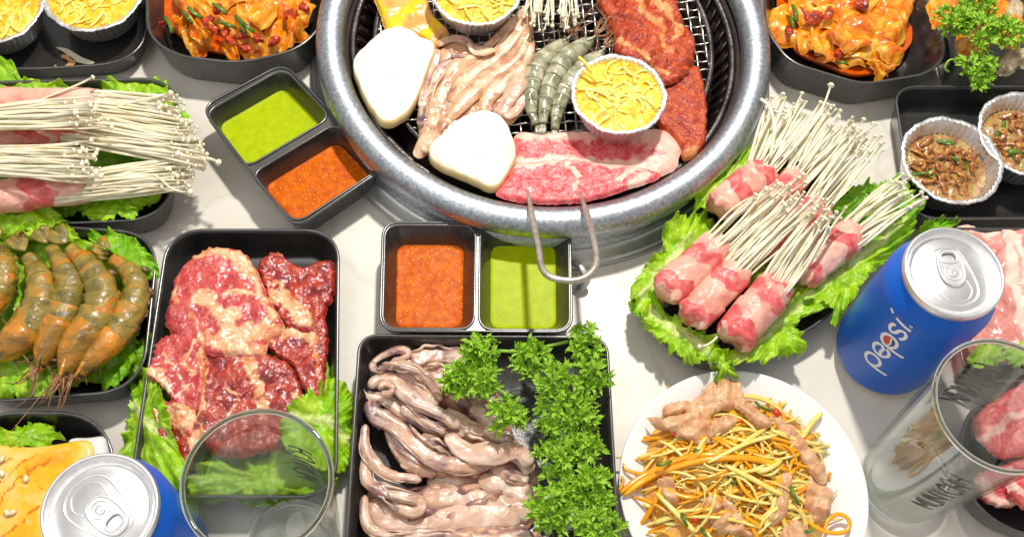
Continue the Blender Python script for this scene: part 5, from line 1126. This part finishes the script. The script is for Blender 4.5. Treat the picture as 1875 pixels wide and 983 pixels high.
kimchi('in the top right dish, sitting in broth', [(1450, 40, 44, 0.004), (1490, 60, 40, 0.006), (1505, 75, 34, 0.010), (1540, 50, 56, 0.008), (1590, 60, 56, 0.008), (1610, 110, 30, 0.006), (1550, 100, 44, 0.005), (1620, 40, 44, 0.012), (1580, 20, 56, 0.014), (1520, 10, 50, 0.012), (1470, 10, 40, 0.008), (1640, 10, 40, 0.012), (1560, 66, 40, 0.016), (1626, 80, 34, 0.012), (1615, 128, 18, 0.008), (1500, -40, 60, 0.012), (1600, -40, 60, 0.014)],
       0.014, 330, [(1490, 28, 18, 0.016), (1536, 96, 12, 0.012), (1580, 4, 16, 0.020), (1446, 52, 10, 0.010), (1520, 22, 14, 0.019)], [((1452, 10), (1458, 40), 0.014), ((1446, 30), (1452, 52), 0.012), ((1530, 112), (1552, 118), 0.010)])

# --- yellow cuttlefish bottom left
SL = [([(0, 878), (35, 852), (68, 832)], 4.5), ([(0, 920), (40, 876), (90, 840)], 5), ([(0, 985), (40, 960), (70, 925)], 5), ([(45, 848), (56, 868)], 3), ([(0, 845), (20, 836)], 4), ([(60, 880), (90, 900)], 3)]
tag(slab('cuttlefish_slab', [(-60, 800), (0, 808), (60, 811), (110, 805), (150, 798), (172, 806), (176, 840), (160, 900), (120, 1000), (60, 1090), (-60, 1090)], 0.024, 0.010, M['yellow_fish'], n=150, rings=34, edge=0.12, amp=0.0012, sc=60, seed=4, fat=[(np.array(p), w) for p, w in SL]), 'scored yellow glazed cuttlefish slab in the bottom left tray', 'cuttlefish')
tag(slab('cuttlefish_slab', [(120, 802), (160, 795), (188, 793), (196, 806), (198, 840), (190, 880), (150, 900), (130, 850)], 0.024, 0.007, M['white_flesh'], n=80, rings=14, edge=0.4, amp=0.0012, seed=5), 'pale cuttlefish edge beside the bottom left can', 'cuttlefish')
random.seed(91)
for k, (x, y, w) in enumerate([(47, 876, 'beside the longest score'), (12, 938, 'near the left edge'), (22, 938, 'in the pair near the left edge'), (3, 866, 'touching the left edge'), (3, 840, 'uppermost at the left edge')]):
    V, F = lathe([(0.0001, -1), (0.6, -0.7), (1, 0), (0.6, 0.7), (0.0001, 1)], (0, 0), 10)
    V = V * np.array([0.0018, 0.0026, 0.0012]); a = random.uniform(0, 3); Rm = np.array([[math.cos(a), -math.sin(a), 0], [math.sin(a), math.cos(a), 0], [0, 0, 1]])
    tag(mk('sesame_seed', V @ Rm.T + at(x, y, 0.0355), F, M['sesame']), 'pale sesame seed on yellow cuttlefish ' + w, 'sesame seed', 'sesame seeds')

# --- salad on the plate
random.seed(95); np.random.seed(95)
sc = (1345, 860)
t = thing('salad', 'shredded papaya and carrot salad with boiled pork heaped on the plate', 'salad', at(*sc, 0.008))
slab('dressing_pool', [(1200, 760), (1290, 715), (1370, 720), (1450, 735), (1510, 800), (1530, 880), (1525, 960), (1480, 1030), (1350, 1060), (1230, 1030), (1190, 940), (1175, 860)], 0.0078, 0.0185, M['salad_base'], t, n=110, rings=22, edge=0.95, amp=0.003, seed=3, jag=8)
DOME = lambda x, y: 0.009 + 0.019 * np.clip(1 - ((x - 1345) / 190) ** 2 - ((y - 880) / 200) ** 2, 0, 1)
for k in range(380):
    a, q = random.uniform(0, 6.283), math.sqrt(random.random()); x, y = 1345 + 165 * q * math.cos(a), 880 + 160 * q * math.sin(a)
    if y < 770 and random.random() < 0.6: y += 90
    d = random.gauss(-0.25, 0.55) + (0.5 if x > 1430 else 0); L = random.uniform(45, 130); bend = random.gauss(0, 0.7); P = []
    for i in range(10):
        s = i / 9 - 0.5; P.append((x + L * s * math.cos(d + bend * s), y + L * s * math.sin(d + bend * s)))
    P = np.array(P); z = DOME(P[:, 0], P[:, 1]) + random.uniform(-0.001, 0.0062) + 0.001 * np.sin(np.linspace(0, 4, 10) + k)
    V, F = tube(at(P[:, 0], P[:, 1], 0.02) * [1, 1, 0] + np.stack([z * 0, z * 0, z], -1), np.interp(np.linspace(0, 1, 10), [0, .15, .85, 1], [.5, 1, 1, .5]) * random.choice((0.0007, 0.0009, 0.0011, 0.0014, 0.0019)), 4, flat=0.5, roll=0.785)
    orange = random.random() < 0.42; mk('carrot_shred' if orange else 'papaya_shred', V, F, M['salad_orange' if orange else 'salad_yellow'], t)
for P, mt, r in [([(1142, 905), (1190, 872), (1260, 852), (1330, 846), (1390, 850), (1440, 866)], 'salad_orange', 0.0022), ([(1136, 900), (1180, 868), (1250, 842), (1320, 838)], 'salad_orange', 0.0018), ([(1142, 845), (1150, 858), (1180, 864), (1230, 858)], 'salad_orange', 0.0012), ([(1135, 895), (1142, 880), (1140, 868)], 'salad_orange', 0.001), ([(1450, 925), (1490, 958), (1520, 972), (1552, 970), (1558, 950), (1540, 938), (1520, 948), (1512, 968)], 'salad_orange', 0.0014), ([(1470, 800), (1490, 770), (1508, 752)], 'salad_yellow', 0.0018), ([(1200, 900), (1240, 945), (1270, 975)], 'salad_yellow', 0.0018), ([(1320, 860), (1400, 900), (1430, 912)], 'salad_yellow', 0.0018), ([(1290, 855), (1360, 820), (1420, 800)], 'salad_yellow', 0.0014)]:
    S = catmull(P, 26); z = np.maximum(DOME(S[:, 0], S[:, 1]) + 0.006, 0.021) if P[0][0] < 1200 or P[0][0] > 1440 else DOME(S[:, 0], S[:, 1]) + 0.007
    Q = at(S[:, 0], S[:, 1], 0.024); Q[:, 2] = z
    V, F = tube(Q, np.interp(np.linspace(0, 1, 26), [0, .1, .9, 1], [.4, 1, 1, .5]) * r, 6, flat=0.6); mk('carrot_shred' if 'orange' in mt else 'papaya_shred', V, F, M[mt], t)
ZL = lambda p: zm(p, 1120, 660, 3.044)
for i, (P, dz) in enumerate([
    ([(560, 110), (640, 90), (720, 110), (740, 190), (720, 260), (600, 270), (540, 330), (440, 330), (420, 270), (480, 190)], 0.016), ([(200, 300), (260, 320), (360, 290), (480, 270), (560, 330), (560, 430), (500, 470), (420, 430), (330, 390), (240, 350)], 0.017), ([(700, 180), (780, 230), (880, 300), (900, 350), (840, 370), (740, 290), (690, 240)], 0.018), ([(560, 330), (640, 290), (700, 300), (690, 360), (600, 400), (540, 430)], 0.019), ([(900, 290), (990, 330), (1080, 430), (1180, 560), (1220, 640), (1180, 680), (1100, 600), (1010, 470), (930, 380)], 0.014), ([(1100, 640), (1180, 670), (1240, 720), (1230, 810), (1160, 880), (1090, 860), (1080, 760)], 0.012),
    ([(960, 610), (1010, 640), (1000, 760), (980, 860), (900, 920), (870, 880), (920, 780), (940, 690)], 0.018), ([(560, 880), (640, 830), (700, 850), (760, 920), (800, 970), (700, 960), (600, 950)], 0.018), ([(260, 660), (320, 640), (370, 700), (380, 790), (320, 790), (280, 730)], 0.015), ([(960, 920), (1040, 880), (1120, 930), (1080, 1000), (960, 990)], 0.016), ([(290, 250), (360, 220), (480, 220), (470, 260), (360, 290), (300, 300)], 0.013), ([(620, 740), (680, 790), (740, 880), (700, 900), (640, 840)], 0.019), ([(500, 790), (560, 740), (640, 760), (620, 820), (540, 850)], 0.018)]):
    slab('pork_strip', ZL(P), dz + 0.0085, 0.0045, M['salad_meat'], t, n=90, rings=14, edge=0.5, amp=0.0016, sc=150, seed=i, jag=4, zf=fold(i, 30, 0.0014, i))
for i, (x, y) in enumerate([(925, 285), (540, 615), (865, 850), (470, 880), (980, 590), (720, 330), (345, 400), (115, 430)]):
    px, py = ZL([(x, y)])[0]; slab('chilli_bit', scrap(px, py, 6.5 if i else 8, 400 + i, 0.7), 0.026 if 150 < x else 0.015, 0.002, M['chilli'], t, n=24, rings=6, edge=0.6)
for i, (a, b) in enumerate([((800, 230), (880, 280)), ((640, 650), (720, 690)), ((390, 850), (420, 920)), ((1000, 700), (1040, 800)), ((250, 580), (330, 560)), ((1080, 950), (1120, 940)), ((500, 930), (540, 990)), ((460, 500), (500, 490))]):
    a, b = ZL([a, b]); V, F = tube(catmull([at(*a, 0.030), at((a[0] + b[0]) / 2, (a[1] + b[1]) / 2 + 2, 0.0315), at(*b, 0.029)], 8), 0.0011, 6); mk('scallion_piece', V, F, M['scallion'], t)

# --- pale pork and dark meat at the right
for i, (lab, P, z, fat) in enumerate([
    ('pale pork slice furthest left behind the upright can', [(1755, 412), (1800, 414), (1840, 425), (1850, 520), (1850, 600), (1800, 612), (1775, 560), (1760, 480)], 0.018, [([(1760, 412), (1835, 425)], 12)]),
    ('pale pork slice curving along the right edge with a white fat line', [(1835, 420), (1870, 416), (1930, 425), (1940, 640), (1880, 640), (1850, 600), (1838, 540), (1828, 480)], 0.022, [([(1850, 425), (1846, 480), (1870, 560), (1890, 640)], 14), ([(1868, 430), (1872, 500), (1885, 540)], 8)]),
    ('pink pork slice beside the tumbler rim at the right', [(1790, 570), (1830, 560), (1870, 590), (1880, 640), (1830, 660), (1780, 640), (1775, 600)], 0.020, [([(1840, 640), (1880, 620)], 12)]),
    ('dark pink meat slice seen through the lettered tumbler', [(1790, 760), (1840, 720), (1900, 690), (1960, 700), (1960, 800), (1890, 830), (1830, 830), (1795, 800)], 0.024, [([(1800, 800), (1860, 760), (1940, 730)], 10)]),
    ('dark pink meat slice folded below the lettered tumbler', [(1790, 870), (1830, 850), (1900, 830), (1960, 860), (1950, 930), (1880, 920), (1840, 925), (1800, 905)], 0.020, [([(1795, 880), (1830, 920), (1890, 912)], 11), ([(1850, 860), (1860, 890)], 9)]),
    ('small meat slice at the lower right edge of the photo', [(1845, 880), (1900, 860), (1960, 880), (1950, 930), (1880, 930)], 0.026, [([(1850, 890), (1900, 920)], 9)]),
]):
    tag(slab('meat_slice', P, z, 0.005, M['ham' if i < 3 else 'pork'], n=110, rings=20, edge=0.2, amp=0.0014, seed=20 + i, jag=4, zf=fold(0.6 + i, 70, 0.0016, i), fat=[(np.array(p), w * 1.5) for p, w in fat]), lab, 'meat', 'meat slices at the right edge')

# --- shellfish at the top right
for i, (lab, x, y, r, mt) in enumerate([('pale shellfish at the right end of the top right tray', 1856, 104, 26, 'shellfish'), ('orange seafood piece at the top of the top right tray', 1735, 4, 40, 'kimchi'), ('orange seafood piece at the right of the parsley', 1856, 50, 34, 'kimchi'), ('orange seafood piece at the top right corner', 1826, 4, 44, 'kimchi'), ('pale shell piece beside the top right corner', 1862, 10, 24, 'shellfish'), ('brown shellfish tucked by the rim at the right edge', 1884, 96, 22, 'shellfish'), ('orange seafood piece under the parsley', 1790, 60, 40, 'kimchi')]):
    tag(slab('seafood_piece', scrap(x, y, r, 500 + i, 0.75), 0.030 + 0.002 * (i % 3), 0.008, M[mt], n=70, rings=16, edge=0.6, amp=0.003, sc=110, seed=i, jag=3), lab, 'seafood', 'seafood pieces in the top right tray')
